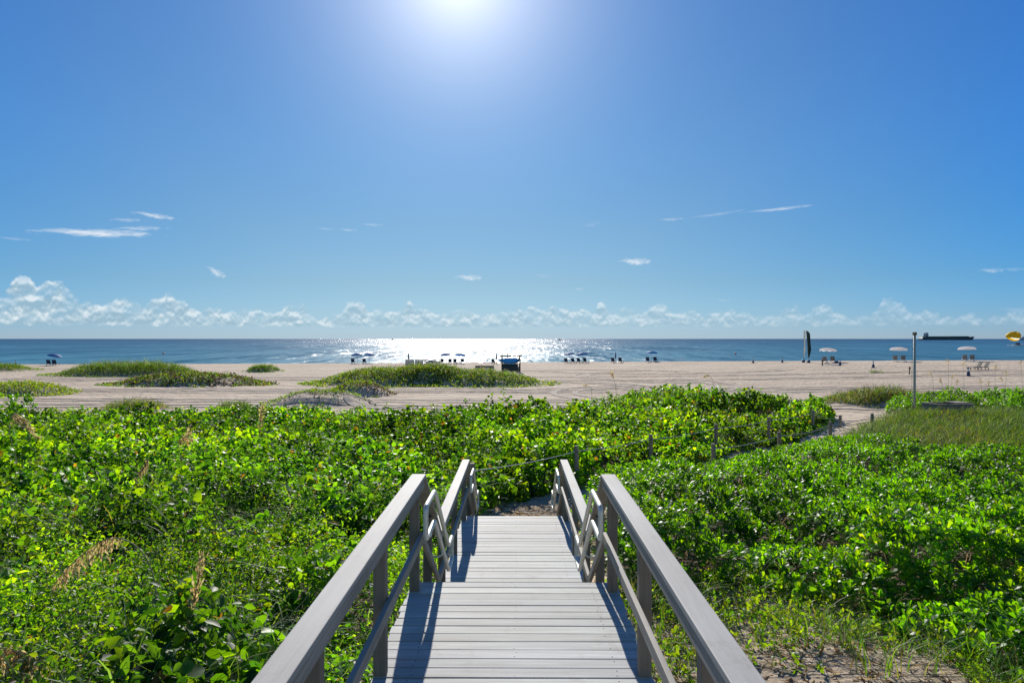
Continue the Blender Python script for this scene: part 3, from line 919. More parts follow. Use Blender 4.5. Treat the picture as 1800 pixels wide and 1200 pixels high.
# --- grass
GR = [(.055, .13, .012), (.085, .145, .018), (.13, .15, .03), (.035, .09, .012)]
DRY = [(.22, .17, .07), (.16, .15, .05), (.10, .13, .03), (.28, .2, .11)]
def grass_on(bag, x, y, lmin, lmax, width, cols, wts, spread=.4, arch=False, tuft=1, lean=None):
    m = len(x)
    if m == 0: return
    for k in range(tuft):
        jx = rng.normal(size=m) * .06 * (tuft > 1); jy = rng.normal(size=m) * .06 * (tuft > 1)
        A = nrm(np.stack([rng.normal(size=m) * spread, rng.normal(size=m) * spread, np.ones(m)], 1))
        hor = np.stack([A[:, 0], A[:, 1], 0 * A[:, 0]], 1) + 1e-4
        U = -nrm(hor) + np.array([0, 0, .25]) if arch else rand_dir(m, 0)
        # blades bend towards the ground on the side they lean to
        U = -hor / np.maximum(np.linalg.norm(hor, axis=1, keepdims=True), 1e-6) * 1.0 + np.stack([0 * x, 0 * x, np.full(m, .35)], 1)
        L = rng.uniform(lmin, lmax, m)
        bag.put(np.stack([x + jx, y + jy, ground(x + jx, y + jy) - .01], 1), A, U, L, np.full(m, width) * rng.uniform(.7, 1.3, m), colmix(m, cols, wts))

def meadow():
    bag = Bag(T_ARCH, TF_ARCH)
    x, y = sample(PM, lambda a, b_, mx=False: np.full(np.shape(b_), 75.0))
    dn = fbm(x * .35, y * .35, 200)
    k = (dn > .33) & (cov_edge(PM, x, y) > .15 * rng.random(len(x)))
    x, y, dn = x[k], y[k], dn[k]
    dry = dn > .56
    grass_on(bag, x[~dry], y[~dry], .35, .8, .012, GR, [1, 1, .8, .6], .33, True, 4)
    grass_on(bag, x[dry], y[dry], .35, .75, .012, GR + DRY[1:3], [.6, 1, .8, .3, .6, .8], .36, True, 4)
    xb = rng.uniform(X(1600, 33.4), X(1725, 33.4), 900); yb = rng.uniform(32.6, 33.9, 900)
    grass_on(bag, xb, yb, .45, .95, .012, GR + DRY[1:3], [1, 1, .6, .8, .4, .6], .3, True, 3)
    xb = rng.uniform(13.5, 20.5, 800); yb = xb * .98 + 13.6 + rng.uniform(-.9, 1.1, 800)
    grass_on(bag, xb, yb, .2, .55, .012, GR + DRY[1:3], [1, 1, .6, .8, .4, .6], .35, True, 3)
    tag(bag.build('tall_grass', M['grass']), 'tall loose yellow-green grass beyond the bright shrubs at the right', 'grass', kind='stuff')
meadow()

def left_grass():
    bag = Bag(T_ARCH, TF_ARCH)
    x, y = sample(PL, lambda a, b_, mx=False: np.interp(b_, [3, 14, 20, 40], [15, 13, 3, 1.5]) if np.ndim(b_) else 20)
    k = (fbm(x * .45, y * .45, 230) > np.interp(y, [3, 9, 14, 20], [.47, .50, .55, .60])); x, y = x[k], y[k]
    bl = canopy_left(x, y)
    m = len(x)
    for q in range(4):
        A = nrm(np.stack([rng.normal(size=m) * .38, rng.normal(size=m) * .38, np.ones(m)], 1))
        hor = np.stack([A[:, 0], A[:, 1], np.zeros(m)], 1)
        U = -nrm(hor) + np.array([0, 0, .3])
        jx, jy = rng.normal(size=m) * .05, rng.normal(size=m) * .05
        bag.put(np.stack([x + jx, y + jy, ground(x + jx, y + jy) + bl * .25], 1), A, U, bl * .75 + rng.uniform(.2, .75, m), rng.uniform(.007, .017, m), colmix(m, [(.06, .14, .02), (.09, .16, .035), (.10, .17, .06), (.2, .17, .08)], [1, 1, .7, .2]))
    tag(bag.build('long_grass', M['grass']), 'thin arching grass growing through the leafy weeds left of the boardwalk', 'grass', kind='stuff')
left_grass()

def weed_patch():
    bag = Bag(T_BLADE, TF_BLADE); tall = Bag(T_ARCH, TF_ARCH); lf = Bag(T_LANCE, TF_LANCE); tw = Bag(T_BLADE, TF_BLADE)
    x, y = sample(PW, lambda a, b_, mx=False: np.full(np.shape(b_), 60.0))
    dn = fbm(x * .8, y * .8, 260) + np.interp(y, [4, 7, 8.5, 10.5], [-.10, -.06, .06, .22]) + np.where((x < 1.8) & (y > 7), .08, 0)
    k = (dn > .505) & (rng.random(len(x)) < .75); x1, y1 = x[k], y[k]
    grass_on(bag, x1, y1, .10, .40, .008, GR + [DRY[1]], [1, .9, .6, 1.2, .5], .38, False, 5)
    k = (fbm(x * 1.1, y * 1.1, 266) > .52) & ((x > 2.7 + .5 * (8.5 - y) * (y < 8.5)) | (y > 8.4)) & (rng.random(len(x)) < .35); x4, y4 = x[k], y[k]
    grass_on(tall, x4, y4, .3, .75, .010, GR + [DRY[1]], [1, .9, .5, 1.2, .3], .33, True, 6)
    k = (dn > .47) & (rng.random(len(x)) < .75); x2, y2 = x[k], y[k]; m = len(x2)
    h = rng.uniform(.06, .32, m)
    ax = nrm(np.stack([rng.normal(size=m) * .3, rng.normal(size=m) * .3, np.ones(m)], 1))
    for q in range(9):
        P = np.stack([x2, y2, ground(x2, y2)], 1) + ax * (h * (q + 1) / 9)[:, None] + rng.normal(size=(m, 3)) * .03
        lf.put(P, rand_dir(m, .15), rand_dir(m, .9), rng.uniform(.03, .10, m), rng.uniform(.018, .055, m), colmix(m, GRAPE[:4] + [(.10, .15, .02)], [1, .6, 1, .6, .8]))
    # dead twigs and dry leaves on the sand, also along both sides of the boards
    xt, yt = sample(PW, lambda a, b_, mx=False: np.full(np.shape(b_), 130.0))
    xe = rng.uniform(-1.6, -.9, 900); ye = rng.uniform(2, 14, 900)
    xp = rng.uniform(-1.2, 1.6, 1500); yp = rng.uniform(13.2, 17, 1500)
    xt = np.concatenate([xt, xe, xe + 2.2, xp]); yt = np.concatenate([yt, ye, ye, yp]); m = len(xt)
    tw.put(np.stack([xt, yt, ground(xt, yt) + .012], 1), rand_dir(m, 0) * np.array([1, 1, .18]), rand_dir(m, .9), rng.uniform(.04, .22, m), rng.uniform(.006, .03, m), colmix(m, [(.20, .15, .10), (.32, .26, .19), (.12, .08, .05)], [1, 1, 1]))
    tag(bag.build('grass_tufts', M['grass']), 'short grass tufts in the sandy gap right of the boardwalk', 'grass', kind='stuff')
    tag(tall.build('tall_tufts', M['grass']), 'taller arching grass at the foot of the bright shrubs, lower right', 'grass', kind='stuff')
    tag(lf.build('low_weeds', M['creeper']), 'low small-leaved weeds in the sandy gap right of the boardwalk', 'weeds', kind='stuff')
    tag(tw.build('leaf_litter', M['straw']), 'dead twigs and dry leaves lying on the sand beside the boardwalk', 'leaf litter', kind='stuff')
weed_patch()

# shaded tall grass just behind the far fence (base of the hump)
def hump_grass():
    bag = Bag(T_ARCH, TF_ARCH)
    n = 2600
    t = rng.random(n)
    a = np.array(FENCE_FAR[3:] + [(16.3, 35.2)])
    s = np.linspace(0, 1, len(a))
    x = np.interp(t, s, a[:, 0]) - .6 * rng.random(n); y = np.interp(t, s, a[:, 1]) + .3 + rng.random(n) * 1.6
    grass_on(bag, x, y, .3, .75, .014, [(.04, .085, .015), (.07, .10, .025), (.12, .11, .05)], [1, 1, .5], .4, True, 3)
    tag(bag.build('fence_grass', M['grass']), 'dark rough grass along the foot of the hump behind the far rope fence', 'grass', kind='stuff')
hump_grass()

# ------------------------------------------------------------------ vegetated dune mounds out on the beach
def dune_patch(keys, label, dens, kinds, seed, sandy=.42, name='dune_plants'):
    e = empty(name, (PATCH[keys[0]][0], PATCH[keys[0]][1], gz(PATCH[keys[0]][0], PATCH[keys[0]][1])))
    tag(e, label, 'dune plants', group='plant-covered dunes out on the beach')
    O = np.array(e.location)
    for kind, w, cols, wt, l0, l1, width in kinds:
        bag = Bag(T_ARCH, TF_ARCH) if kind == 'grass' else Bag(T_LANCE, TF_LANCE)
        for key in keys:
            cx, cy, rx, ry, vh = PATCH[key]
            n = int(math.pi * rx * ry * dens * w * 1.4)
            a = rng.uniform(0, 6.283, n); r = np.sqrt(rng.random(n)) * 1.22
            x = cx + rx * r * np.cos(a); y = cy + ry * r * np.sin(a)
            k = fbm(x * .45, y * .45, seed + len(kind)) * 1.25 - .12 + .42 * (.92 - r) > sandy
            x, y, r = x[k], y[k], r[k]; m = len(x)
            if m == 0: continue
            taper = np.clip(1.15 - r ** 3, .2, 1)
            lump = .5 + .8 * domes(x, y, 1.6, seed)
            if kind == 'grass':
                for q in range(2):
                    A = nrm(np.stack([rng.normal(size=m) * .32 + .12, rng.normal(size=m) * .32, np.ones(m)], 1))
                    hor = np.stack([A[:, 0], A[:, 1], np.zeros(m)], 1)
                    bag.put(np.stack([x, y, ground(x, y) - .03], 1) - O, A, -nrm(hor) + np.array([0, 0, .3]), rng.uniform(l0, l1, m) * taper * lump * 1.25, np.full(m, width), colmix(m, cols, wt))
            else:
                for q in range(3):
                    P = np.stack([x, y, ground(x, y) + vh * .8 * taper * lump * rng.random(m)], 1) + rng.normal(size=(m, 3)) * .06
                    bag.put(P - O, rand_dir(m, .2), rand_dir(m, .8), rng.uniform(l0, l1, m), rng.uniform(l0, l1, m) * .8, colmix(m, cols, wt))
        if bag.parts:
            bag.build({'grass': 'grass_cover', 'creeper': 'leaf_cover', 'dry': 'dry_vine_cover'}[kind], {'grass': M['grass'], 'creeper': M['creeper'], 'dry': M['straw']}[kind], e)
    return e
DG = [(.05, .11, .018), (.075, .13, .025), (.11, .13, .035), (.035, .08, .015)]
DGW = [1, 1, .6, .6]
CR = [(.055, .12, .015), (.09, .14, .02), (.13, .15, .02), (.03, .07, .012)]
BR = [(.05, .035, .022), (.09, .07, .045), (.13, .11, .08)]
dune_patch(['A'], 'long mound of tall green grass right of the leaning blue umbrella', 26, [('grass', 1, DG, DGW, .6, 1.1, .035), ('creeper', .25, CR, [1, 1, .4, 1], .1, .2, 0)], 301, .34)
dune_patch(['B'], 'low creeper dune with brown roots in front of the tall grass mound', 26, [('creeper', .8, CR, [1, .8, .3, 1.2], .1, .2, 0), ('dry', .45, BR, [1.2, 1, .6], .1, .3, 0), ('grass', .3, DG, DGW, .2, .4, .03)], 311, .44)
dune_patch(['C'], 'grassy dune cut by the left edge of the picture, farther back', 26, [('grass', 1, DG, DGW, .4, .8, .035), ('creeper', .3, CR, [1, 1, .3, .8], .1, .2, 0)], 321, .40)
dune_patch(['D'], 'flat yellow-green creeper dune cut by the left edge of the picture', 40, [('creeper', 1.1, CR, [1, 1.2, .8, .5], .08, .17, 0), ('grass', .4, DG, DGW, .15, .35, .022)], 331, .40)
dune_patch(['E'], 'smallest dark green tuft mound standing alone right of the tall grass mound', 30, [('grass', 1, DG, DGW, .4, .7, .035), ('creeper', .5, CR, [.8, .5, .2, 1.2], .1, .2, 0)], 341, .32)
dune_patch(['F', 'F2'], 'largest dune with mixed grass and creeper, before the wooden rental stand', 30, [('grass', 1, DG + [(.12, .10, .05)], DGW + [.8], .35, .7, .03), ('creeper', .6, CR, [1, .9, .4, .7], .1, .22, 0)], 351, .34)
dune_patch(['G'], 'small hummock with creeper on its crown and a sandy shaded side', 55, [('creeper', 1, CR, [1, .9, .4, .6], .07, .15, 0), ('dry', .3, BR, [1, 1, .5], .08, .2, 0)], 361, .50)
dune_patch(['H'], 'mostly bare sandy hummock with sparse vines behind the thicket', 40, [('creeper', .85, CR, [1, .8, .3, .6], .06, .14, 0), ('dry', .12, BR, [.6, 1, 1.2], .06, .16, 0), ('grass', .25, DG, DGW, .2, .4, .02)], 371, .56)
dune_patch(['I'], 'grey-green grass clump with dry stalks behind the left thicket', 60, [('grass', 1.2, DG + [(.2, .19, .15), (.14, .13, .1)], DGW + [1, .8], .35, .6, .02)], 381, .36)
dune_patch(['I2'], 'soft green grass clump right of the grey-green one behind the thicket', 60, [('grass', 1.3, DG, DGW, .35, .6, .02)], 391, .32)
dune_patch(['J'], 'bank of green to reddish-brown grass behind the white pole on the right', 60, [('grass', 1.3, DG + [(.16, .12, .07), (.13, .09, .05)], DGW + [.8, .6], .4, .85, .024), ('creeper', .2, CR, [1, 1, 1, .5], .06, .12, 0)], 401, .36)

def tuft(px, py, d, n, l0, l1, label, w=.03, sp=.6, r=.5, cols=DG, wt=DGW):
    x0 = X(px, d)
    e = empty('grass_tuft', (x0, d, gz(x0, d)))
    bag = Bag(T_ARCH, TF_ARCH)
    x = x0 + rng.normal(size=n) * r; y = d + rng.normal(size=n) * r * .6
    A = nrm(np.stack([rng.normal(size=n) * sp, rng.normal(size=n) * sp, np.ones(n)], 1))
    hor = np.stack([A[:, 0], A[:, 1], np.zeros(n)], 1)
    bag.put(np.stack([x, y, ground(x, y) - .02], 1) - np.array(e.location), A, -nrm(hor) + np.array([0, 0, .3]), rng.uniform(l0, l1, n), np.full(n, w), colmix(n, cols, wt))
    bag.build('blades', M['grass'], e)
    tag(e, label, 'grass tuft')
tuft(1536, 657, 86, 90, .5, 1.0, 'lone spiky green grass tuft on open sand between the cones and the grass bank', .035, .7, .55)

# ------------------------------------------------------------------ sea oats
def sea_oat(path, head_at, label, droop=.9, size=1.0, dens=90, group='sea oats'):
    """path: list of 3-D points from root to tip; the seed head hangs on the last part"""
    P = [Vector(p) for p in path]
    # smooth the path
    def cat(t):
        n = len(P) - 1; i = min(int(t * n), n - 1); f = t * n - i
        p0, p1, p2, p3 = P[max(i - 1, 0)], P[i], P[i + 1], P[min(i + 2, n)]
        return .5 * ((2 * p1) + (p2 - p0) * f + (2 * p0 - 5 * p1 + 4 * p2 - p3) * f * f + (3 * p1 - p0 - 3 * p2 + p3) * f ** 3)
    e = empty('sea_oat', P[0]); O = P[0]
    m = MB(); m.tube([cat(i / 30) - O for i in range(31)], [(.0055 * (1 - .7 * i / 30) + .001) * size for i in range(31)], 6)
    m.col = (1, 1, 1)
    st = m.build('stem', M['ostem'], e, smooth=True)
    bag = Bag(T_LANCE, TF_LANCE)
    n = dens
    t = head_at + (1 - head_at) * np.sort(rng.random(n))
    pts = np.array([cat(min(v, .999)) - O for v in t])
    A = rand_dir(n, 0) * .45 + np.array([0, 0, -droop]) + np.array(cat(1) - cat(head_at)) / max((cat(1) - cat(head_at)).length, .01) * (1.2 - droop)
    prof = np.clip(np.sin((t - head_at) / (1 - head_at) * math.pi) * 1.2 + .25, .25, 1.1)
    L = rng.uniform(.035, .075, n) * prof * size
    # two spikelets per branchlet, one below the other
    for q in range(3):
        bag.put(pts + nrm(A) * (q * .8 * L)[:, None] + rng.normal(size=(n, 3)) * .006, A + rng.normal(size=(n, 3)) * .2, rand_dir(n, 0), L, L * .33, colmix(n, [(.44, .36, .21), (.34, .28, .17), (.50, .44, .30)], [1, 1, .6]))
    bag.build('seed_head', M['straw'], e)
    tag(e, label, 'sea oat', group)
M['ostem'] = plain('straw stem', (.34, .30, .13), .7)
def W3(px, py, d): return (X(px, d), d, Z(py, d))
def oat_px(pix, d, root_px, head_at, label, droop=.9, size=1.0, dens=90):
    r = (X(root_px, d), d, gz(X(root_px, d), d))
    sea_oat([r] + [W3(a, b_, d) for a, b_ in pix], head_at, label, droop, size, dens)
oat_px([(275, 1075), (262, 1000), (232, 958), (185, 948), (130, 985), (85, 1035)], 6.2, 285, .56, 'arching sea oat with a drooping fan-like seed head, largest in the left weeds', .95, 1.05, 95)
oat_px([(318, 1150), (335, 1070), (346, 1020), (352, 975)], 5.6, 308, .35, 'upright sea oat with a long narrow seed head in the near left weeds', .05, .7, 90)
oat_px([(-70, 1215), (-45, 1160), (-5, 1142), (30, 1148), (66, 1160)], 5.2, -80, .5, 'sea oat with a heavy brown seed head at the bottom left corner', .85, 1.2, 90)
oat_px([(258, 860), (257, 815), (258, 806), (250, 822), (240, 832)], 13, 259, .6, 'sea oat with a small nodding brown head in mid-left leaves, nearer of two', .6, 1.3, 60)
oat_px([(318, 820), (312, 785), (320, 770), (332, 763)], 17, 318, .5, 'sea oat with a curled head in mid-left leaves, farther of two', .5, 1.6, 60)
oat_px([(30, 830), (12, 760), (20, 728), (40, 745), (58, 770)], 18, 38, .45, 'sea oat with ladder-like seed head near the left edge of the thicket', .5, 1.8, 70)
oat_px([(455, 760), (458, 735), (461, 712)], 26, 455, .3, 'pale upright sea oat standing at the beach edge of the left thicket', .2, 2, 50)
oat_px([(1083, 690), (1080, 670), (1076, 655)], 33, 1086, .7, 'thin sea oat against the sand left of the hump, taller of two', .3, 1.6, 26)
oat_px([(1040, 690), (1037, 681), (1030, 676)], 33, 1042, .7, 'thin sea oat against the sand left of the hump, shorter of two', .4, 1.4, 16)
oat_px([(1256, 690), (1252, 668), (1245, 659), (1238, 660)], 38, 1258, .65, 'sea oat with split head rising over the hump of bushes', .5, 1.6, 30)
rs = [(1634, 650, 1640), (1650, 662, 1656), (1671, 655, 1668), (1678, 664, 1680), (1690, 636, 1692), (1720, 664, 1722), (1735, 666, 1732), (1757, 660, 1764), (1766, 650, 1762), (1790, 632, 1794), (1664, 630, 1664), (1745, 640, 1746)]
names = ['with a bent head just right of the white pole', 'short, second to the right of the white pole', 'slender, behind the grey timber box', 'with a forked brown head behind the grey timber box', 'tallest of those below the rightmost white umbrella',
         'with a thick head over the bright right shrubs', 'short, over the middle of the bright right shrubs', 'dark-headed, right of the dark loungers', 'slim and pale, right of the dark loungers', 'tall, nearest the right edge of the picture', 'bare and thin, left of the navy cone', 'bare and thin, below the pair of dark loungers']
for (a, b_, r_), nm in zip(rs, names):
    d = 35.5 + random.uniform(-.8, 1.0)
    oat_px([(r_, 700), ((a + r_) / 2, (b_ + 690) / 2), (a, b_ + 6), (a - random.uniform(-4, 6), b_)], d, r_, .66, 'sea oat ' + nm, random.uniform(.75, .95), 1.05, 22)

# ------------------------------------------------------------------ pink flower
fx, fy = X(1748, 7.6), 7.6
fl = empty('beach_flower', (fx, fy, gz(fx, fy)))
tag(fl, 'single pink trumpet flower among the low weeds at lower right', 'flower')
zf = Z(1132, 7.6) - fl.location.z
m = MB(); m.tube([(0, 0, 0), (.02, .0, zf * .5), (0, -.02, zf - .03)], .004, 6); m.build('stem', M['ostem'], fl)
m = MB(); m.col = (.62, .10, .48)
MF = Matrix.Translation((0, -.03, zf - .03)) @ Matrix.Rotation(R(50), 4, 'X')
vs = []; fs = []
for i, (r_, z_) in enumerate(((.004, 0), (.012, .03), (.036, .045), (.048, .038))):
    for k in range(20):
        a = 2 * math.pi * k / 20
        q = r_ * (1 + (.10 * math.cos(5 * a) if i > 1 else 0))
        vs.append(MF @ Vector((q * math.cos(a), q * math.sin(a), z_ + (.004 * math.cos(5 * a) if i == 3 else 0))))
for i in range(3):
    for k in range(20):
        fs.append((i * 20 + k, i * 20 + (k + 1) % 20, i * 20 + 20 + (k + 1) % 20, i * 20 + 20 + k))
m.add(vs, fs); m.build('petals', M['petal'], fl, smooth=True)
bag = Bag(T_ROUND, TF_ROUND); n = 14
bag.put(rng.normal(size=(n, 3)) * np.array([.14, .12, .0]) + np.array([0, .05, .10]), rand_dir(n, .1), rand_dir(n, 1.2), rng.uniform(.07, .11, n), rng.uniform(.07, .1, n), colmix(n, GRAPE[:3], [1, 1, 1]))
bag.build('leaves', M['grape'], fl)

# ------------------------------------------------------------------ beach furniture
def lounger(parts_mat, frame_mat, name='sun_lounger', back=58):
    e = empty(name)
    fr = MB()
    for s in (-.28, .28):
        fr.beam((s, -.55, .30), (s, 1.2, .30), .045, .045)
    fr.beam((-.30, 1.2, .30), (.30, 1.2, .30), .045, .045); fr.beam((-.30, -.55, .30), (.30, -.55, .30), .045, .045)
    fr.build('frame', frame_mat, e)
    for (x, y) in ((-.28, -.4), (.28, -.4), (-.28, 1.0), (.28, 1.0)):
        l = MB(); l.cbox((x, y, .14), (.05, .06, .28)); l.build('leg', frame_mat, e)
    st = MB(); st.cbox((0, .5, .335), (.58, 1.36, .03)); st.build('seat', parts_mat, e)
    bk = MB()
    a = R(back); L = .78
    bk.cbox((0, -.20 - math.cos(a) * L / 2, .33 + math.sin(a) * L / 2), (.60, L, .035), Matrix.Rotation(-a, 3, 'X'))
    bb = bk.build('backrest', parts_mat, e)
    for s in (-.31, .31):
        fm = MB()
        fm.beam((s, -.20, .33), (s, -.20 - math.cos(a) * (L + .03), .33 + math.sin(a) * (L + .03)), .03, .04)
        fm.build('backrest_frame', frame_mat, bb)
    return e
def umbrella(cmat, ccol, name='beach_umbrella', R_=1.1, H=2.05, rise=.42, val=.10):
    e = empty(name)
    p = MB(); p.tube([(0, 0, -.25), (0, 0, H - .02)], .022, 8); p.build('pole', M['metal'], e)
    c = MB(); c.col = ccol
    vs = []; fs = []
    n = 32; rings = [(.001, H), (.3, H - rise * .10), (.6, H - rise * .34), (.85, H - rise * .66), (1.0, H - rise), (1.005, H - rise - val)]
    for i, (r_, z_) in enumerate(rings):
        for k in range(n):
            a = 2 * math.pi * k / n
            sag = (1 - abs(math.cos(4 * a))) if i > 0 else 0
            rr_ = r_ * R_ * (1 - .045 * sag * r_)
            vs.append((rr_ * math.cos(a), rr_ * math.sin(a), z_ + .03 * sag * r_ * (i < 5) + (.04 * sag if i == 5 else 0)))
    for i in range(len(rings) - 1):
        for k in range(n):
            l = (k + 1) % n
            fs.append((i * n + k, i * n + l, i * n + n + l, i * n + n + k))
    c.add(vs, fs); cc = c.build('canopy', cmat, e)
    r = MB()
    for k in range(8):
        a = 2 * math.pi * k / 8
        r.tube([(0, 0, H - .05), (.6 * R_ * math.cos(a), .6 * R_ * math.sin(a), H - rise * .36), (.98 * R_ * math.cos(a), .98 * R_ * math.sin(a), H - rise - .01)], .007, 5)
    r.build('ribs', M['metal'], cc)
    f = MB(); f.lathe([(.0001, H + .07), (.02, H + .05), (.02, H - .01)], 8); f.build('finial', M['metal'], e)
    return e
def place(e, px, py, d, label, cat, group=None, rz=0, tilt=None, sink=0):
    x = X(px, d)
    z = gz(x, d) - sink
    e.location = (x, d, z)
    e.rotation_euler = (0, tilt or 0, rz)
    tag(e, label, cat, group)
    return e
blueu = umbrella(M['blue'], (.03, .13, .36), R_=1.12, H=2.05)
place(blueu, 89, 0, 117, 'blue umbrella leaning right over two dark loungers at the far left shore', 'umbrella', 'blue beach umbrellas', 0.2, R(11))
BL = [(628, 'left one of the two touching blue umbrellas above the largest dune'), (648, 'right one of the two touching blue umbrellas above the largest dune'),
      (785, 'left blue umbrella of the pair in the sun glare behind the stacked loungers'), (807, 'right blue umbrella of the pair in the sun glare behind the stacked loungers'),
      (1002, 'left blue umbrella of the pair with four loungers right of the wooden stand'), (1024, 'right blue umbrella of the pair with four loungers right of the wooden stand'),
      (1145, 'lone blue umbrella over two loungers right of the folded one')]
for i, (px, lb) in enumerate(BL):
    u = copy_tree(blueu)
    place(u, px, 0, 132 + (i % 3) * .7, lb, 'umbrella', 'blue beach umbrellas', random.random(), R(random.choice([-5, 3, 8])))
whiteu = umbrella(M['white'], (.90, .88, .88), R_=1.25, H=2.25, rise=.27, val=.24)
WU = [(1453, 'leftmost white umbrella, beside the dark feather banner', 109), (1577, 'middle white umbrella, just left of the white pole', 109), (1697, 'rightmost white umbrella, above the pair of dark loungers', 108)]
for i, (px, lb, d) in enumerate(WU):
    u = whiteu if i == 0 else copy_tree(whiteu)
    place(u, px, 0, d, lb, 'umbrella', 'white beach umbrellas', .2 + i, R([3, -2, 2][i]))
nl = lounger(M['navysling'], M['navysling'])
gl = lounger(M['greysling'], M['paleframe'])
dl = lounger(M['darksling'], M['dark'])
used = set()
def put_lounger(proto, px, d, label, group, rz):
    if proto.name in used: e = copy_tree(proto)
    else: e = proto; used.add(proto.name)
    return place(e, px, 0, d, label, 'lounger', group, rz)
NL = [(83, 116.5, 'left dark lounger under the leaning blue umbrella at far left', .25), (93, 116.5, 'right dark lounger under the leaning blue umbrella at far left', .25),
      (620, 131, 'left navy lounger under the touching blue umbrellas', .1), (640, 131, 'right navy lounger under the touching blue umbrellas', .1),
      (777, 131, 'first navy lounger from the left in the glare beside the stacked loungers', .1), (791, 131, 'second navy lounger from the left in the glare beside the stacked loungers', .1),
      (800, 131, 'third navy lounger from the left in the glare beside the stacked loungers', 0), (813, 131, 'fourth navy lounger from the left in the glare beside the stacked loungers', 0),
      (868, 131, 'lone lounger in the glare just left of the wooden stand', -.3),
      (996, 131, 'first of four navy loungers right of the wooden stand', -.45), (1008, 131, 'second of four navy loungers right of the wooden stand', -.45),
      (1018, 131, 'third of four navy loungers right of the wooden stand', -.45), (1029, 131, 'rightmost of four navy loungers right of the wooden stand', -.45),
      (1078, 130, 'navy lounger just left of the folded dark umbrella by the waterline', -.45), (1091, 130, 'navy lounger just right of the folded dark umbrella by the waterline', -.45),
      (1139, 128, 'left navy lounger under the lone blue umbrella', -.45), (1152, 128, 'right navy lounger under the lone blue umbrella', -.45)]
for px, d, lb, rz in NL: put_lounger(nl, px, d, lb, 'navy loungers along the waterline', rz)
GLs = [(1448, 107.5, 'left grey lounger under the leftmost white umbrella', -.5), (1462, 107.5, 'right grey lounger under the leftmost white umbrella', -.5),
       (1571, 107.5, 'left grey lounger under the middle white umbrella', -.5), (1585, 107.5, 'right grey lounger under the middle white umbrella', -.5),
       (1692, 106.5, 'left grey lounger under the rightmost white umbrella', -.5), (1705, 106.5, 'right grey lounger under the rightmost white umbrella', -.5)]
for px, d, lb, rz in GLs: put_lounger(gl, px, d, lb, 'grey loungers under the white umbrellas', rz)
for px, d, lb, rz in [(1713, 88, 'left one of the two dark loungers behind the large navy cone', -1.35 + 3.0), (1726, 88.4, 'right one of the two dark loungers behind the large navy cone', -1.35 + 3.0)]:
    put_lounger(dl, px, d, lb, 'dark loungers on open sand', rz)

def folded(px, d, H, label):
    e = empty('folded_umbrella')
    p = MB(); p.tube([(0, 0, -.2), (0, 0, H + .08)], .03, 8); p.build('pole', M['darkmetal'], e)
    c = MB(); c.lathe([(.05, H * .42), (.12, H * .48), (.13, H * .6), (.09, H * .85), (.03, H)], 10); c.build('canopy', M['navy'], e)
    place(e, px, 0, d, label, 'umbrella', 'folded dark umbrellas')
folded(718, 122, 2.5, 'folded dark umbrella behind the left end of the stacked loungers')
folded(873, 128, 2.3, 'folded dark umbrella just left of the wooden rental stand')
folded(892, 128, 2.1, 'folded dark umbrella showing above the wooden rental stand')
folded(1082, 131, 2.0, 'folded dark umbrella standing between two navy loungers')

# stacked loungers behind the largest dune
ST = [(720, 'first stack from the left behind the largest dune'), (737, 'second stack from the left behind the largest dune'), (753, 'third stack from the left behind the largest dune'), (766, 'rightmost stack behind the largest dune')]
for (px, lb) in ST:
    d = 104.0
    for k in range(7):
        e = empty('stacked_lounger')
        s = MB(); s.cbox((0, 0, .12), (1.20, .60, .19)); s.build('sling', M['greysling'], e)
        f = MB()
        for t in (-.3, .3): f.cbox((0, t, .12), (1.26, .04, .045))
        for t in (-.62, .62): f.cbox((t, 0, .08), (.05, .60, .16))
        f.build('frame', M['darkmetal'] if k % 2 else M['paleframe'], e)
        x = X(px, d)
        e.location = (x, d, gz(x, d) + .23 * k)
        tag(e, ['bottom', 'second', 'third', 'fourth', 'fifth', 'sixth', 'topmost'][k] + ' lounger up in the ' + lb, 'lounger', 'stacked grey loungers')

# low white table
e = empty('low_table')
m = MB(); m.cbox((0, 0, .40), (.95, .7, .06)); m.build('table_top', M['whiteplastic'], e, bevel=.01)
for (a, b_) in ((-.4, -.28), (.4, -.28), (-.4, .28), (.4, .28)):
    m = MB(); m.cbox((a, b_, .185), (.06, .06, .37)); m.build('leg', M['whiteplastic'], e)
place(e, 779, 0, 100, 'low white table at the right end of the stacked loungers', 'table')

# low grey timber enclosure
e = empty('timber_enclosure')
m = MB()
for k in range(5): m.cbox((0, -.6, .10 + k * .15), (2.7, .05, .135))
for k in range(5): m.cbox((0, .6, .10 + k * .15), (2.7, .05, .135))
m.build('boards', M['greywood'], e)
for a in (-1.32, 0, 1.32):
    m = MB(); m.cbox((a, -.66, .42), (.09, .07, .84)); m.build('post', M['greywood'], e)
place(e, 852, 0, 101, 'low grey timber enclosure left of the wooden rental stand', 'enclosure')

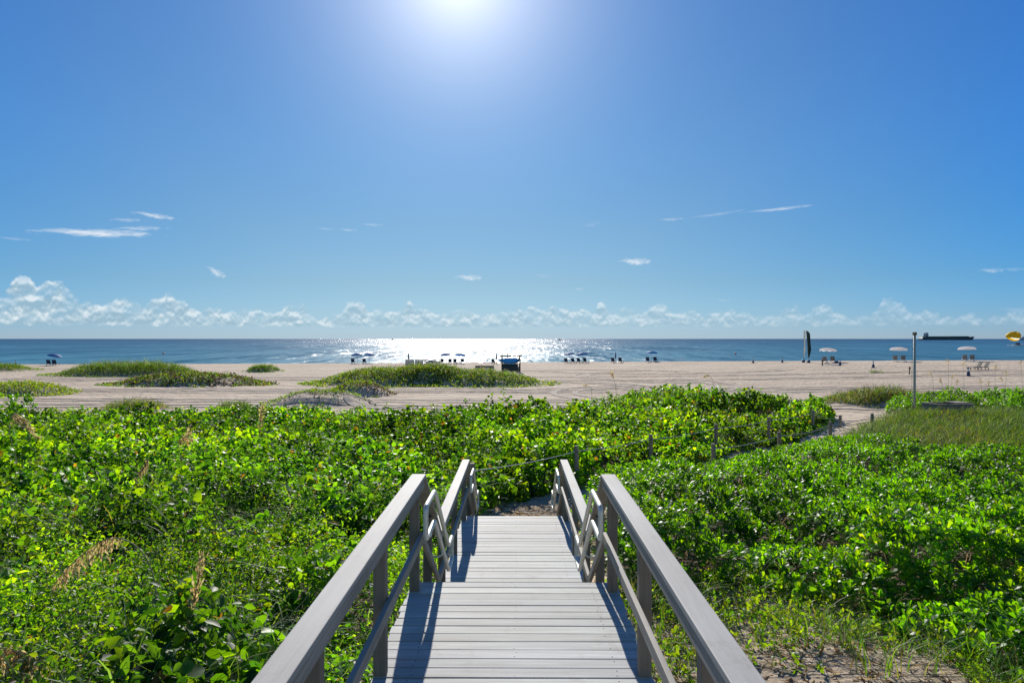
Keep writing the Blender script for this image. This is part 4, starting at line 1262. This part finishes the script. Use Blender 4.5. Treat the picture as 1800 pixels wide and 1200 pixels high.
# rental stand with a kayak
st = empty('rental_stand')
for (a, b_) in ((-1.25, -.7), (1.25, -.7), (-1.25, .9), (1.25, .9)):
    m = MB(); m.cbox((a, b_, 1.1), (.14 if a < 0 else .22, .14, 2.4)); m.build('post', M['darkwood'], st)
m = MB(); m.cbox((0, -.7, 2.33), (3.0, .16, .14)); m.cbox((0, .9, 2.33), (3.0, .16, .14)); m.build('beam', M['darkwood'], st)
m = MB()
for k in range(6): m.cbox((-1.25 + k * .5, .1, 2.43), (.08, 1.9, .05))
m.build('rafters', M['darkwood'], st)
m = MB()
for k in range(5): m.cbox((0, -.79, .12 + k * .16), (2.6, .04, .145))
m.build('counter', M['darkpanel'], st)
m = MB(); m.cbox((1.33, .1, 1.1), (.05, 1.5, 2.3)); m.build('side_panel', M['darkpanel'], st)
place(st, 898, 0, 96, 'wooden rental stand with open frame at the right end of the largest dune', 'stand')
kz = st.location.z
k_ = empty('kayak', (st.location.x - .15, st.location.y + .1, kz + 1.62))
def kayak_mesh(L=3.3, W=.75, H=.85):
    m = MB(); vs = []; fs = []; n = 14; s = 14
    for i in range(s + 1):
        t = -1 + 2 * i / s
        w = W / 2 * max(.02, (1 - abs(t) ** 2.4)); h = H / 2 * max(.1, (1 - abs(t) ** 3)) ; zc = .12 * t * t
        for k in range(n):
            a = 2 * math.pi * k / n
            vs.append((t * L / 2, w * math.cos(a), zc + h * math.sin(a)))
    for i in range(s):
        for k in range(n):
            fs.append((i * n + k, i * n + (k + 1) % n, i * n + n + (k + 1) % n, i * n + n + k))
    m.add(vs, fs); return m
kayak_mesh().build('hull', M['bluetarp'], k_, smooth=True)
m = MB(); m.lathe([(.26, .22), (.30, .25), (.26, .28)], 14); m.build('cockpit_rim', M['dark'], k_)
tag(k_, 'bright blue kayak lying across the wooden rental stand', 'kayak')
cab = empty('storage_cabinet', (st.location.x - .1, st.location.y - .2, kz + .02))
m = MB(); m.cbox((0, 0, .62), (2.2, .7, 1.2)); m.build('body', M['teal'], cab, bevel=.02)
m = MB(); m.cbox((0, 0, 1.25), (1.3, .8, .06)); m.build('lid', M['paleframe'], cab)
tag(cab, 'dark cabinet with a pale lid inside the wooden rental stand', 'cabinet')

# rope line on the sand (red)
m = MB(); d = 127.0
pts = [(X(p, d), d, gz(X(p, d), d) + .35 + .03 * math.sin(p)) for p in range(826, 868, 3)]
e = empty('barrier_rope', (pts[0][0], d, pts[0][2] - .35))
m.tube([Vector(p) - e.location for p in pts], .045, 6); m.build('rope', M['red'], e)
for p in (pts[0], pts[len(pts) // 2], pts[-1]):
    q = MB(); q.tube([Vector(p) - e.location - Vector((0, 0, .5)), Vector(p) - e.location + Vector((0, 0, .1))], .025, 6); q.build('stake', M['darkmetal'], e)
tag(e, 'red rope line strung low along the sand left of the rental stand', 'rope line')

# buoys
for (px, d, lb) in ((285, 285, 'red buoy floating off the beach at the left'), (1292, 285, 'red buoy floating off the beach at the right')):
    e = empty('buoy', (X(px, d), d, -1.5))
    m = MB(); m.lathe([(.0001, -.3), (.4, -.2), (.5, .1), (.36, .5), (.1, .8), (.0001, .85)], 14); m.build('float', M['red'], e, smooth=True)
    m = MB(); m.lathe([(.51, .04), (.52, .09), (.50, .14)], 14); m.build('band', M['whiteplastic'], e)
    tag(e, lb, 'buoy', 'red buoys')

# cones
def cone(px, d, h, label):
    e = empty('traffic_cone')
    b_ = MB(); b_.cbox((0, 0, .02), (h * .55, h * .55, .04)); b_.build('base', M['navy'], e, bevel=.008)
    c = MB(); c.lathe([(h * .20, .04), (h * .135, h * .45), (h * .05, h * .96), (h * .04, h), (.0001, h)], 16); c.build('body', M['navy'], e, smooth=True)
    w = MB(); w.lathe([(h * .125 + .004, h * .53), (h * .075 + .004, h * .80)], 16); w.build('band', M['whiteplastic'], e, smooth=True)
    place(e, px, 0, d, label, 'cone', 'navy cones on the sand')
cone(1323, 113, .85, 'navy cone nearest the right red buoy, leftmost of the row')
cone(1374, 112, .85, 'navy cone second from left, left of the dark feather banner')
cone(1475, 101, .9, 'navy cone right of the leftmost white umbrella')
cone(1533, 94, .95, 'navy cone with white band above the lone grass tuft')
cone(1699, 79, 1.05, 'largest navy cone, in front of the pair of dark loungers')
cone(23, 119, .8, 'small dark cone by the waterline at far left')

def stub(px, d, h, label, mat, r=.07):
    e = empty('wooden_post')
    m = MB(); m.tube([(0, 0, -.3), (0, 0, h - .03), (0, 0, h)], [r, r, r * .8], 10); m.build('shaft', mat, e)
    m = MB(); m.cbox((.0, -r - .012, h - .2), (.24, .02, .3)); m.build('sign_plate', M['brownwood'], e)
    place(e, px, 0, d, label, 'post')
stub(1444, 101, .95, 'brown wooden post left of the loungers under the leftmost white umbrella', M['fencepost'], .1)
stub(1596, 82, .95, 'dark wooden post with a small plate just left of the white pole', M['brownwood'], .06)

# feather banners
def feather(px, d, H, label, c, lean, rz, width=.60):
    e = empty('feather_banner')
    p = MB()
    pts = []
    for i in range(15):
        t = i / 14
        pts.append((lean * t + (-.0 if t < .8 else (t - .8) ** 2 * 6), 0, H * t * (1 if t < .9 else 1 - (t - .9) * .25)))
    p.tube(pts, .02, 6); p.build('pole', M['metal'], e)
    c_ = MB(); c_.col = c
    vs = []; fs = []
    n = 16
    for i in range(n + 1):
        t = .16 + .83 * i / n
        w = width * min(1, (t - .10) * 3.2) * (1 if t < .86 else max(.12, math.sqrt(max(0, 1 - ((t - .86) / .14) ** 2))))
        x0 = lean * t
        for k in range(4):
            f = k / 3
            vs.append((x0 + .03 + w * f, .06 * math.sin(f * 3 + t * 8), H * t - (.05 * f if t > .8 else -.18 * (1 - f) * 0)))
    for i in range(n):
        for k in range(3):
            fs.append((i * 4 + k, i * 4 + k + 1, i * 4 + 5 + k, i * 4 + 4 + k))
    c_.add(vs, fs); cl = c_.build('cloth', M['flagdark'], e, smooth=True)
    b_ = MB(); b_.lathe([(.20, 0), (.26, .02), (.24, .36), (.18, .42), (.0001, .42)], 14); b_.build('base_bucket', M['navy'], e)
    place(e, px, 0, d, label, 'banner', 'feather banners', rz)
    return e
feather(1420, 109, 5.15, 'dark green feather banner standing in a navy bucket', (.012, .03, .028), -.45, .12)
feather(1411, 110.5, 5.25, 'pale feather banner half hidden behind the dark green one', (.42, .45, .44), .05, .3, .34)

# blue bag
e = empty('beach_bag')
m = MB(); m.lathe([(.0001, 0), (.26, .02), (.30, .16), (.22, .30), (.0001, .33)], 12); m.build('body', M['navy'], e, smooth=True)
m = MB(); m.tube([(-.15, 0, .28), (-.12, 0, .42), (.12, 0, .42), (.15, 0, .28)], .015, 6); m.build('handle', M['dark'], e)
place(e, 1469, 0, 106, 'small navy bag on the sand right of the leftmost white umbrella', 'bag')

# tall pole
e = empty('tall_pole')
d = 36.6; x = X(1605, d); zg = gz(x, d)
m = MB(); m.tube([(0, 0, -.3), (0, 0, Z(588, d) - zg)], .062, 12); m.build('shaft', M['metal'], e, smooth=True)
m = MB(); m.cbox((0, 0, Z(588, d) - zg + .05), (.16, .16, .16)); m.build('cap', M['brownwood'], e, bevel=.01)
m = MB(); m.tube([(-.14, 0, -.2), (-.14, 0, Z(660, d) - zg), (-.13, 0, Z(592, d) - zg)], .009, 6); m.build('cable', M['metal'], e)
m = MB()
for q in (.3, .55, .85): m.cbox((-.07, 0, (Z(592, d) - zg) * q), (.16, .03, .03))
m.build('cable_clips', M['metal'], e)
place(e, 1605, 0, d, 'tall thin white pole at the right rising past the horizon', 'pole')

# grey timber box
e = empty('timber_box')
d = 34.6; x = X(1660, d); zg = gz(x, d); top = Z(709, d) - zg
m = MB()
for k in range(6):
    z0 = top * k / 6; z1 = top * (k + 1) / 6 - .012
    t = random.uniform(.85, 1.1); m.col = (t, t, t)
    m.box(-.98, .98, -.55, -.50, z0, z1); m.box(-.98, .98, .50, .55, z0, z1)
    m.box(-.98, -.93, -.495, .495, z0, z1); m.box(.93, .98, -.495, .495, z0, z1)
m.build('side_boards', M['greywood'], e)
m = MB()
m.beam((-1.02, -.53, top + .02), (1.02, -.53, top + .02), .12, .04); m.beam((-.96, -.46, top + .021), (-.96, .46, top + .021), .11, .04); m.beam((.96, -.46, top + .021), (.96, .46, top + .021), .11, .04); m.beam((-1.02, .53, top + .02), (1.02, .53, top + .02), .12, .04)
m.build('rim', M['greywood'], e)
m = MB(); m.prism([(.15, top + .05), (1.0, top + .05), (1.0, top + .09), (.15, top + .09)], 'y', -.4, .4); m.build('lid', M['greywood'], e)
place(e, 1662, 0, d, 'open grey timber box in tall grass right of the white pole', 'box', rz=.12)

# ------------------------------------------------------------------ ships and boats
def ship(name, px0, px1, d, label, mat, big=True):
    x0, x1 = X(px0, d), X(px1, d); L = x1 - x0
    e = empty(name, (x0, d, -1.5))
    h = d / F
    m = MB()
    m.prism([(0, 2.5 * h), (0, .4 * h), (.02 * L, -.5), (.955 * L, -.5), (L, 6.2 * h), (.93 * L, 5.2 * h), (.91 * L, 5.0 * h), (.02 * L, 5.0 * h)] if big else
            [(0, 3.6 * h), (.02 * L, -.5), (.94 * L, -.5), (L, 4.6 * h), (.8 * L, 3.7 * h)], 'y', -L * .06, L * .06)
    m.build('hull', mat, e)
    return e, L, h
e, L, h = ship('cargo_ship', 1615, 1706, 3500, '', M['hull'])
m = MB(); m.box(.07 * L, .48 * L, -.05 * L, .05 * L, 5.0 * h + .1, 6.6 * h); m.box(.53 * L, .9 * L, -.05 * L, .05 * L, 5.0 * h + .1, 6.8 * h); m.build('cargo', M['hull'], e)
m = MB(); m.box(.085 * L, .10 * L, -.04 * L, .04 * L, 6.6 * h + .1, 12 * h); m.box(.115 * L, .128 * L, -.04 * L, .04 * L, 6.6 * h + .1, 13 * h); m.box(.085 * L, .14 * L, -.045 * L, .045 * L, 8.6 * h, 9.6 * h); m.build('crane_mast', M['shipgrey'], e)
tag(e, 'long dark cargo ship lying on the horizon right of the white pole', 'ship')
e, L, h = ship('distant_ship', 1783, 1850, 4200, '', M['shipgrey'], False)
m = MB(); m.box(.18 * L, .5 * L, -.05 * L, .05 * L, 3.65 * h, 6.2 * h); m.box(.25 * L, .42 * L, -.04 * L, .04 * L, 6.25 * h, 8 * h); m.build('bridge', M['shipgrey'], e)
m = MB(); m.box(.29 * L, .31 * L, -1, 1, 8.05 * h, 12 * h); m.box(.37 * L, .385 * L, -1, 1, 8.05 * h, 10 * h); m.build('mast', M['shipgrey'], e)
tag(e, 'grey ship on the horizon cut off by the right edge behind the parachute', 'ship')

def boat(px, d, L, label, mat, white=False, rz=0):
    e = empty('motor_boat', (X(px, d), d, -1.5), rz)
    m = MB(); vs = []; fs = []
    s = 10
    for i in range(s + 1):
        t = i / s
        w = L * .15 * (1 if t < .55 else math.sqrt(max(0, 1 - ((t - .55) / .45) ** 2)) + .01)
        sh = L * (.085 + .05 * t * t)
        for (a, z) in ((-1, sh), (-.75, -.1), (.75, -.1), (1, sh)):
            vs.append((-L / 2 + L * t, a * w, z))
    for i in range(s):
        for k in range(4):
            fs.append((i * 4 + k, i * 4 + (k + 1) % 4, i * 4 + 4 + (k + 1) % 4, i * 4 + 4 + k))
    fs.append((0, 1, 2, 3))
    m.add(vs, fs); m.build('hull', mat, e)
    m = MB(); zz = L * .1
    m.prism([(-L * .22, zz), (L * .12, zz), (L * .04, zz + L * .13), (-L * .2, zz + L * .15)], 'y', -L * .10, L * .10); m.build('cabin', M['dark'] if white else mat, e)
    m = MB(); m.tube([(-L * .12, 0, zz + L * .13), (-L * .12, 0, zz + L * .30)], L * .012, 6); m.tube([(-L * .22, 0, zz + L * .22), (-L * .02, 0, zz + L * .24)], L * .01, 6); m.build('mast', M['whiteplastic'] if white else mat, e)
    tag(e, label, 'boat')
    return e
boat(690, 4300, 24, 'tiny dark boat on the horizon at the left side of the sun glitter', M['hull'])
boat(984, 3300, 24, 'small dark fishing boat on the horizon at the right side of the sun glitter', M['hull'])
bt = boat(1786, 655, 10.5, 'white speedboat towing the yellow parachute near the right edge', M['whiteplastic'], True, .15)
e = empty('boat_wake', (bt.location.x - 5, 655, -1.5))
m = MB()
for k in range(18):
    a = random.uniform(-5.5, 6); m.lathe([(.0001, .28 + random.random() * .3), (.5, .16), (.85, -.1)], 8, a, random.uniform(-2.2, 2.2))
m.build('foam', M['whiteplastic'], e, smooth=True)
tag(e, 'white foam wake along the speedboat near the right edge', 'wake')

# parasail canopy
d = 640.0
pc = empty('parachute', (X(1776, d), d, Z(592, d)))
h = d / F
m = MB(); m.col = (.85, .55, .02)
vs = []; fs = []
RX, RZ, RY = 12.5 * h, 12 * h, 8 * h
n, s = 36, 14
def par(u, v):
    a = 2 * math.pi * u; q = v * .5 * math.pi * 1.08
    return Vector((RX * math.sin(q) * math.cos(a) , RY * math.sin(q) * math.sin(a), RZ * math.cos(q)))
rot = Matrix.Rotation(R(52), 3, 'X') @ Matrix.Rotation(R(8), 3, 'Y')
for j in range(s + 1):
    for i in range(n):
        vs.append(rot @ par(i / n, max(.10, j / s)))
def hole(i, j):          # the cut-out air vents
    u = (i + .5) / n
    if j in (5, 6) and (.10 < u < .17 or .33 < u < .40): return True
    if j in (9, 10) and .60 < u < .90: return True
    return False
for j in range(s):
    for i in range(n):
        if hole(i, j): continue
        k = (i + 1) % n
        fs.append((j * n + i, j * n + k, j * n + n + k, j * n + n + i))
m.add(vs, fs)
m.build('canopy', M['yellow'], pc, smooth=True)
m = MB(); m.col = (.85, .83, .78)
fs2 = []
for j in range(s):
    for i in range(n):
        if hole(i, j):
            k = (i + 1) % n; fs2.append((j * n + i, j * n + k, j * n + n + k, j * n + n + i))
m.add([v * .995 for v in vs], fs2); m.build('pale_panel', M['white'], pc)
m = MB()
ring = [rot @ par(i / 12, 1.0) for i in range(12)]
apex = Vector((7.5 * h * .6, 4, -6.0 * h))
for q in ring: m.tube([q, apex], .045, 4)
m.build('suspension_lines', M['dark'], pc)
m = MB(); m.tube([apex, bt.location - pc.location + Vector((-2, 0, 2.5))], .05, 4); m.build('tow_line', M['dark'], pc)
tag(pc, 'yellow parachute with pale panels above the horizon at the right edge', 'parachute')

# ------------------------------------------------------------------ sky, sun, camera
SUN_EL, SUN_AZ = R(28.5), R(-4.9)          # azimuth measured from +Y towards +X
sdir = Vector((math.sin(SUN_AZ) * math.cos(SUN_EL), math.cos(SUN_AZ) * math.cos(SUN_EL), math.sin(SUN_EL)))
L_ = bpy.data.lights.new('sun', 'SUN'); L_.energy = 5.0; L_.angle = R(.5); L_.color = (1.0, .95, .86)
so = bpy.data.objects.new('sun', L_); col.objects.link(so)
so.rotation_euler = sdir.to_track_quat('Z', 'Y').to_euler(); so.location = (0, 0, 60)

w = bpy.data.worlds.new('World'); sc.world = w; w.use_nodes = True
nt = w.node_tree
bg = nt.nodes['Background']
sky = N(nt, 'ShaderNodeTexSky', sky_type='NISHITA'); sky.sun_disc = False
sky.sun_elevation = SUN_EL; sky.sun_rotation = SUN_AZ
sky.altitude = 0; sky.air_density = 1.0; sky.dust_density = .05; sky.ozone_density = 5.0
tc = N(nt, 'ShaderNodeTexCoord'); dirv = tc.outputs['Generated']
sp = N(nt, 'ShaderNodeSeparateXYZ'); nt.links.new(dirv, sp.inputs[0])
DEG = 57.29578
az = mth(nt, 'MULTIPLY', mth(nt, 'ARCTAN2', sp.outputs[0], sp.outputs[1]), DEG)
el = mth(nt, 'MULTIPLY', mth(nt, 'ARCSINE', sp.outputs[2]), DEG)
STR = .083

def pa(px): return math.degrees(math.atan((px - 908) / F))
def pe(px, py): return math.degrees(math.atan((595.3 - py) / F * math.cos(math.atan((px - 908) / F))))

# cumulus bank above the horizon: top profile over azimuth
PROF = [(0, 520), (12, 512), (18, 490), (30, 478), (45, 479), (57, 492), (66, 506), (76, 497), (95, 492), (114, 499), (126, 520), (140, 531), (165, 536), (190, 531), (205, 520), (230, 526), (250, 536), (270, 529), (295, 516), (320, 529), (335, 533), (346, 543), (375, 540), (400, 543), (430, 541), (450, 547), (470, 546), (482, 550), (495, 541), (525, 535), (540, 538), (548, 556), (575, 558), (598, 552), (608, 531), (622, 525), (638, 529), (646, 548), (656, 541), (664, 549), (674, 537), (684, 549), (708, 543), (718, 527), (730, 540), (752, 543), (768, 550), (790, 549), (812, 540), (828, 547), (850, 552), (872, 548), (892, 549), (920, 542), (945, 537), (960, 544), (976, 538), (992, 543), (1012, 540), (1030, 543), (1043, 552), (1051, 523), (1064, 536), (1074, 549), (1092, 541), (1115, 540), (1126, 550), (1136, 545), (1146, 530), (1158, 528), (1172, 536), (1182, 548), (1200, 545), (1225, 549), (1240, 556), (1256, 549), (1282, 540), (1300, 550), (1316, 548), (1328, 557), (1342, 550), (1358, 556), (1382, 541), (1396, 535), (1410, 548), (1418, 556), (1428, 540), (1446, 530), (1462, 536), (1472, 549), (1484, 559), (1508, 553), (1532, 556), (1548, 524), (1562, 518), (1578, 524), (1590, 545), (1606, 549), (1626, 541), (1646, 550), (1662, 557), (1688, 556), (1698, 547), (1712, 550), (1726, 557), (1748, 552), (1782, 544), (1800, 548)]
AZ0, AZ1 = -60.0, 60.0
fc = N(nt, 'ShaderNodeFloatCurve'); cm = fc.mapping
cv = cm.curves[0]
pts = [(0, .33), (.10, .30), (.16, .36)] + [((pa(p) - AZ0) / (AZ1 - AZ0), pe(p, y) / 8.0) for p, y in PROF] + [(.84, .30), (.92, .34), (1, .30)]
while len(cv.points) > 2: cv.points.remove(cv.points[1])
cv.points[0].location = pts[0]; cv.points[1].location = pts[-1]
for p in pts[1:-1]: cv.points.new(*p)
for p in cv.points: p.handle_type = 'VECTOR'
cm.update()
azn = mth(nt, 'DIVIDE', mth(nt, 'SUBTRACT', az, AZ0), AZ1 - AZ0, True)
cmb = N(nt, 'ShaderNodeCombineXYZ'); nt.links.new(az, cmb.inputs[0]); nt.links.new(el, cmb.inputs[1])
wob = noise(nt, cmb.outputs[0], 1.6, 4, .65)
az2 = mth(nt, 'ADD', azn, mth(nt, 'MULTIPLY', mth(nt, 'SUBTRACT', wob, .5), .006))
nt.links.new(az2, fc.inputs['Value']); fc.inputs['Factor'].default_value = 1.0
top = mth(nt, 'MULTIPLY', fc.outputs[0], 8.0)
def off(de, da=0):
    v = N(nt, 'ShaderNodeVectorMath', operation='ADD'); nt.links.new(cmb.outputs[0], v.inputs[0]); v.inputs[1].default_value = (da, de, 0); return v.outputs[0]
nA = noise(nt, off(0), 1.2, 6, .52); nB = noise(nt, off(.24, -.02), 1.2, 6, .52)
nA2 = noise(nt, off(0), .8, 3, .5)
band_lo = mth(nt, 'MULTIPLY', mth(nt, 'SUBTRACT', el, 1.02), 5.0)
bb_ = mth(nt, 'ADD', mth(nt, 'ADD', band_lo, .6), mth(nt, 'MULTIPLY', mth(nt, 'SUBTRACT', nA, .5), 2.6))
bb_ = mth(nt, 'MULTIPLY', bb_, 1.0, True)
fill = mth(nt, 'MULTIPLY', mth(nt, 'ADD', mth(nt, 'SUBTRACT', top, el), mth(nt, 'MULTIPLY', mth(nt, 'SUBTRACT', nA, .50), 1.5)), 3.2, True)
dens = mth(nt, 'MULTIPLY', fill, bb_)
opac = ramp(nt, azn, [(.2, (.85,) * 3), (.36, (.66,) * 3), (.55, (.56,) * 3), (.68, (.40,) * 3), (.82, (.28,) * 3)])
hol = ramp(nt, nA2, [(.34, (.40,) * 3), (.54, (1, 1, 1))])
dens = mth(nt, 'MULTIPLY', mth(nt, 'MULTIPLY', dens, opac), hol)
# light from above and behind: bright where the cloud thins upward
lit = mth(nt, 'ADD', .36, mth(nt, 'MULTIPLY', mth(nt, 'SUBTRACT', nA, nB), 3.4))
edge = mth(nt, 'SUBTRACT', 1.0, mth(nt, 'MULTIPLY', mth(nt, 'SUBTRACT', top, el), .9, True))
lit = mth(nt, 'ADD', lit, mth(nt, 'MULTIPLY', edge, .30), True)
cc = ramp(nt, lit, [(.1, (.27, .40, .49)), (.5, (.40, .52, .59)), (.9, (.68, .735, .765))])

# small separate clouds
def blob(px, py, hw, hh, tilt, soft, amp, nscale):
    a0, e0 = pa(px), pe(px, py)
    k = math.degrees(1 / F) * math.cos(R(a0))
    m_ = N(nt, 'ShaderNodeMapping', vector_type='TEXTURE')
    m_.inputs['Location'].default_value = (a0, e0, 0); m_.inputs['Rotation'].default_value = (0, 0, R(tilt)); m_.inputs['Scale'].default_value = (hw * k, hh * k, 1)
    nt.links.new(cmb.outputs[0], m_.inputs['Vector'])
    ln = N(nt, 'ShaderNodeVectorMath', operation='LENGTH'); nt.links.new(m_.outputs[0], ln.inputs[0])
    nn = noise(nt, mapping(nt, m_.outputs[0], (nscale, nscale * .55, 1)), 1.0, 7, .7, .5)
    v = mth(nt, 'ADD', mth(nt, 'SUBTRACT', 1.0, ln.outputs['Value']), mth(nt, 'MULTIPLY', mth(nt, 'SUBTRACT', nn, .52), amp * 2.2))
    return mth(nt, 'MULTIPLY', v, soft * .7, True)
wisps = [(170, 409, 92, 8, 3, 1.6, 1.2, 2.2, .9), (245, 401, 40, 5, 6, 1.2, 1.6, 2.5, .55), (272, 379, 34, 5, -4, 1.4, 1.5, 2.2, .75), (222, 386, 26, 4, 5, 1.1, 1.6, 2.4, .45), (90, 405, 26, 4, 4, .9, 1.8, 2.2, .35), (22, 419, 26, 3, 0, 1.0, 1.5, 2, .35),
         (380, 479, 17, 7, -25, 1.3, 1.4, 2, .75), (826, 488, 24, 6, 0, 1.3, 1.4, 2.2, .75), (1118, 460, 27, 7, 0, 1.5, 1.3, 2, .85), (1370, 368, 56, 3.2, 3, 1.4, 1.2, 2, .6), (1260, 377, 50, 3, 6, 1.0, 1.4, 2, .35), (1180, 386, 22, 3, 2, 1.1, 1.4, 2, .45),
         (655, 395, 20, 2.5, 0, 1.1, 1.4, 2, .4), (612, 404, 16, 3, 0, 1.1, 1.6, 2, .4), (572, 402, 16, 2, 0, 1.0, 1.5, 2, .35), (1740, 476, 18, 5, 0, 1.1, 1.6, 2, .5), (1778, 474, 16, 4, 0, .9, 1.6, 2, .3), (1040, 395, 16, 5, 15, .8, 1.8, 2, .22), (955, 485, 14, 4, 0, .8, 1.8, 2, .25), (1018, 508, 9, 3, 0, 1.0, 1.5, 2, .35), (1270, 528, 14, 3, 0, .8, 1.5, 2, .25), (1790, 545, 30, 6, 0, .8, 1.6, 2, .3)]
wd = None
for (px, py, hw, hh, tl, soft, amp, ns, op) in wisps:
    v = mth(nt, 'MULTIPLY', blob(px, py, hw, hh, tl, soft, amp, ns), op)
    wd = v if wd is None else mth(nt, 'MAXIMUM', wd, v)

# bright air round the sun, as sea haze scatters it
dt = N(nt, 'ShaderNodeVectorMath', operation='DOT_PRODUCT'); nt.links.new(dirv, dt.inputs[0]); dt.inputs[1].default_value = sdir
ang = mth(nt, 'MULTIPLY', mth(nt, 'ARCCOSINE', mth(nt, 'MINIMUM', dt.outputs['Value'], 1.0)), DEG)
def gauss(a, s): return mth(nt, 'EXPONENT', mth(nt, 'MULTIPLY', mth(nt, 'POWER', mth(nt, 'DIVIDE', a, s), 2.0), -1.0))
aur = mth(nt, 'MULTIPLY', mth(nt, 'EXPONENT', mth(nt, 'MULTIPLY', ang, -1 / 5.0)), 1.30)
hz_ = mth(nt, 'EXPONENT', mth(nt, 'MULTIPLY', mth(nt, 'MAXIMUM', el, 0), -1 / 4.0))
tint = ramp(nt, mth(nt, 'DIVIDE', ang, 180.0, True), [(0, (.62, .77, .79)), (.14, (.52, .70, .80)), (.206, (.34, .64, .89)), (.267, (.15, .61, 1.10)), (.32, (.13, .60, 1.15)), (.46, (1.0, 1.1, 1.0)), (1, (1.35, 1.3, 1.15))])  # sky out of view, far from the sun, brightened and warmed to add fill light
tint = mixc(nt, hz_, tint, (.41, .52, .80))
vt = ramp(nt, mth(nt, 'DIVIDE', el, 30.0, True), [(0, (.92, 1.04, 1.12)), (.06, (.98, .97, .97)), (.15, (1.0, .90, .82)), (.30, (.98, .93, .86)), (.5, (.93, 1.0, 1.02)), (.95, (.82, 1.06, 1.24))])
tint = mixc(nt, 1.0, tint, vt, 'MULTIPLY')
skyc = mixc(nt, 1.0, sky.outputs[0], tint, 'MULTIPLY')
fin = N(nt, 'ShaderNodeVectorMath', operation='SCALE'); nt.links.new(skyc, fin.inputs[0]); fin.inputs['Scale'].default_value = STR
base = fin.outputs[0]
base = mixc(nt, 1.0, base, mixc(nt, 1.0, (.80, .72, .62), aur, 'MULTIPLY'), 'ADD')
base = mixc(nt, dens, base, cc)
base = mixc(nt, wd, base, (.66, .71, .76))
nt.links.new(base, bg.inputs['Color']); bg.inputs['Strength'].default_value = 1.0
w.cycles.sampling_method = 'MANUAL'; w.cycles.sample_map_resolution = 1024

cam = bpy.data.cameras.new('camera'); cam.lens = 24; cam.sensor_width = 36; cam.clip_end = 100000; cam.clip_start = .05
co = bpy.data.objects.new('camera', cam); col.objects.link(co)
co.location = (0, 0, CAMZ)
co.rotation_euler = (R(90) - math.atan(4.7 / F), 0, math.atan(8 / F))
sc.camera = co
sc.view_settings.view_transform = 'Standard'; sc.view_settings.look = 'None'; sc.view_settings.gamma = 1.0; sc.view_settings.exposure = 0.3
sc.cycles.use_denoising = True
sc.cycles.max_bounces = 6; sc.cycles.transmission_bounces = 4; sc.cycles.diffuse_bounces = 3; sc.cycles.glossy_bounces = 2
sc.cycles.caustics_reflective = False; sc.cycles.caustics_refractive = False
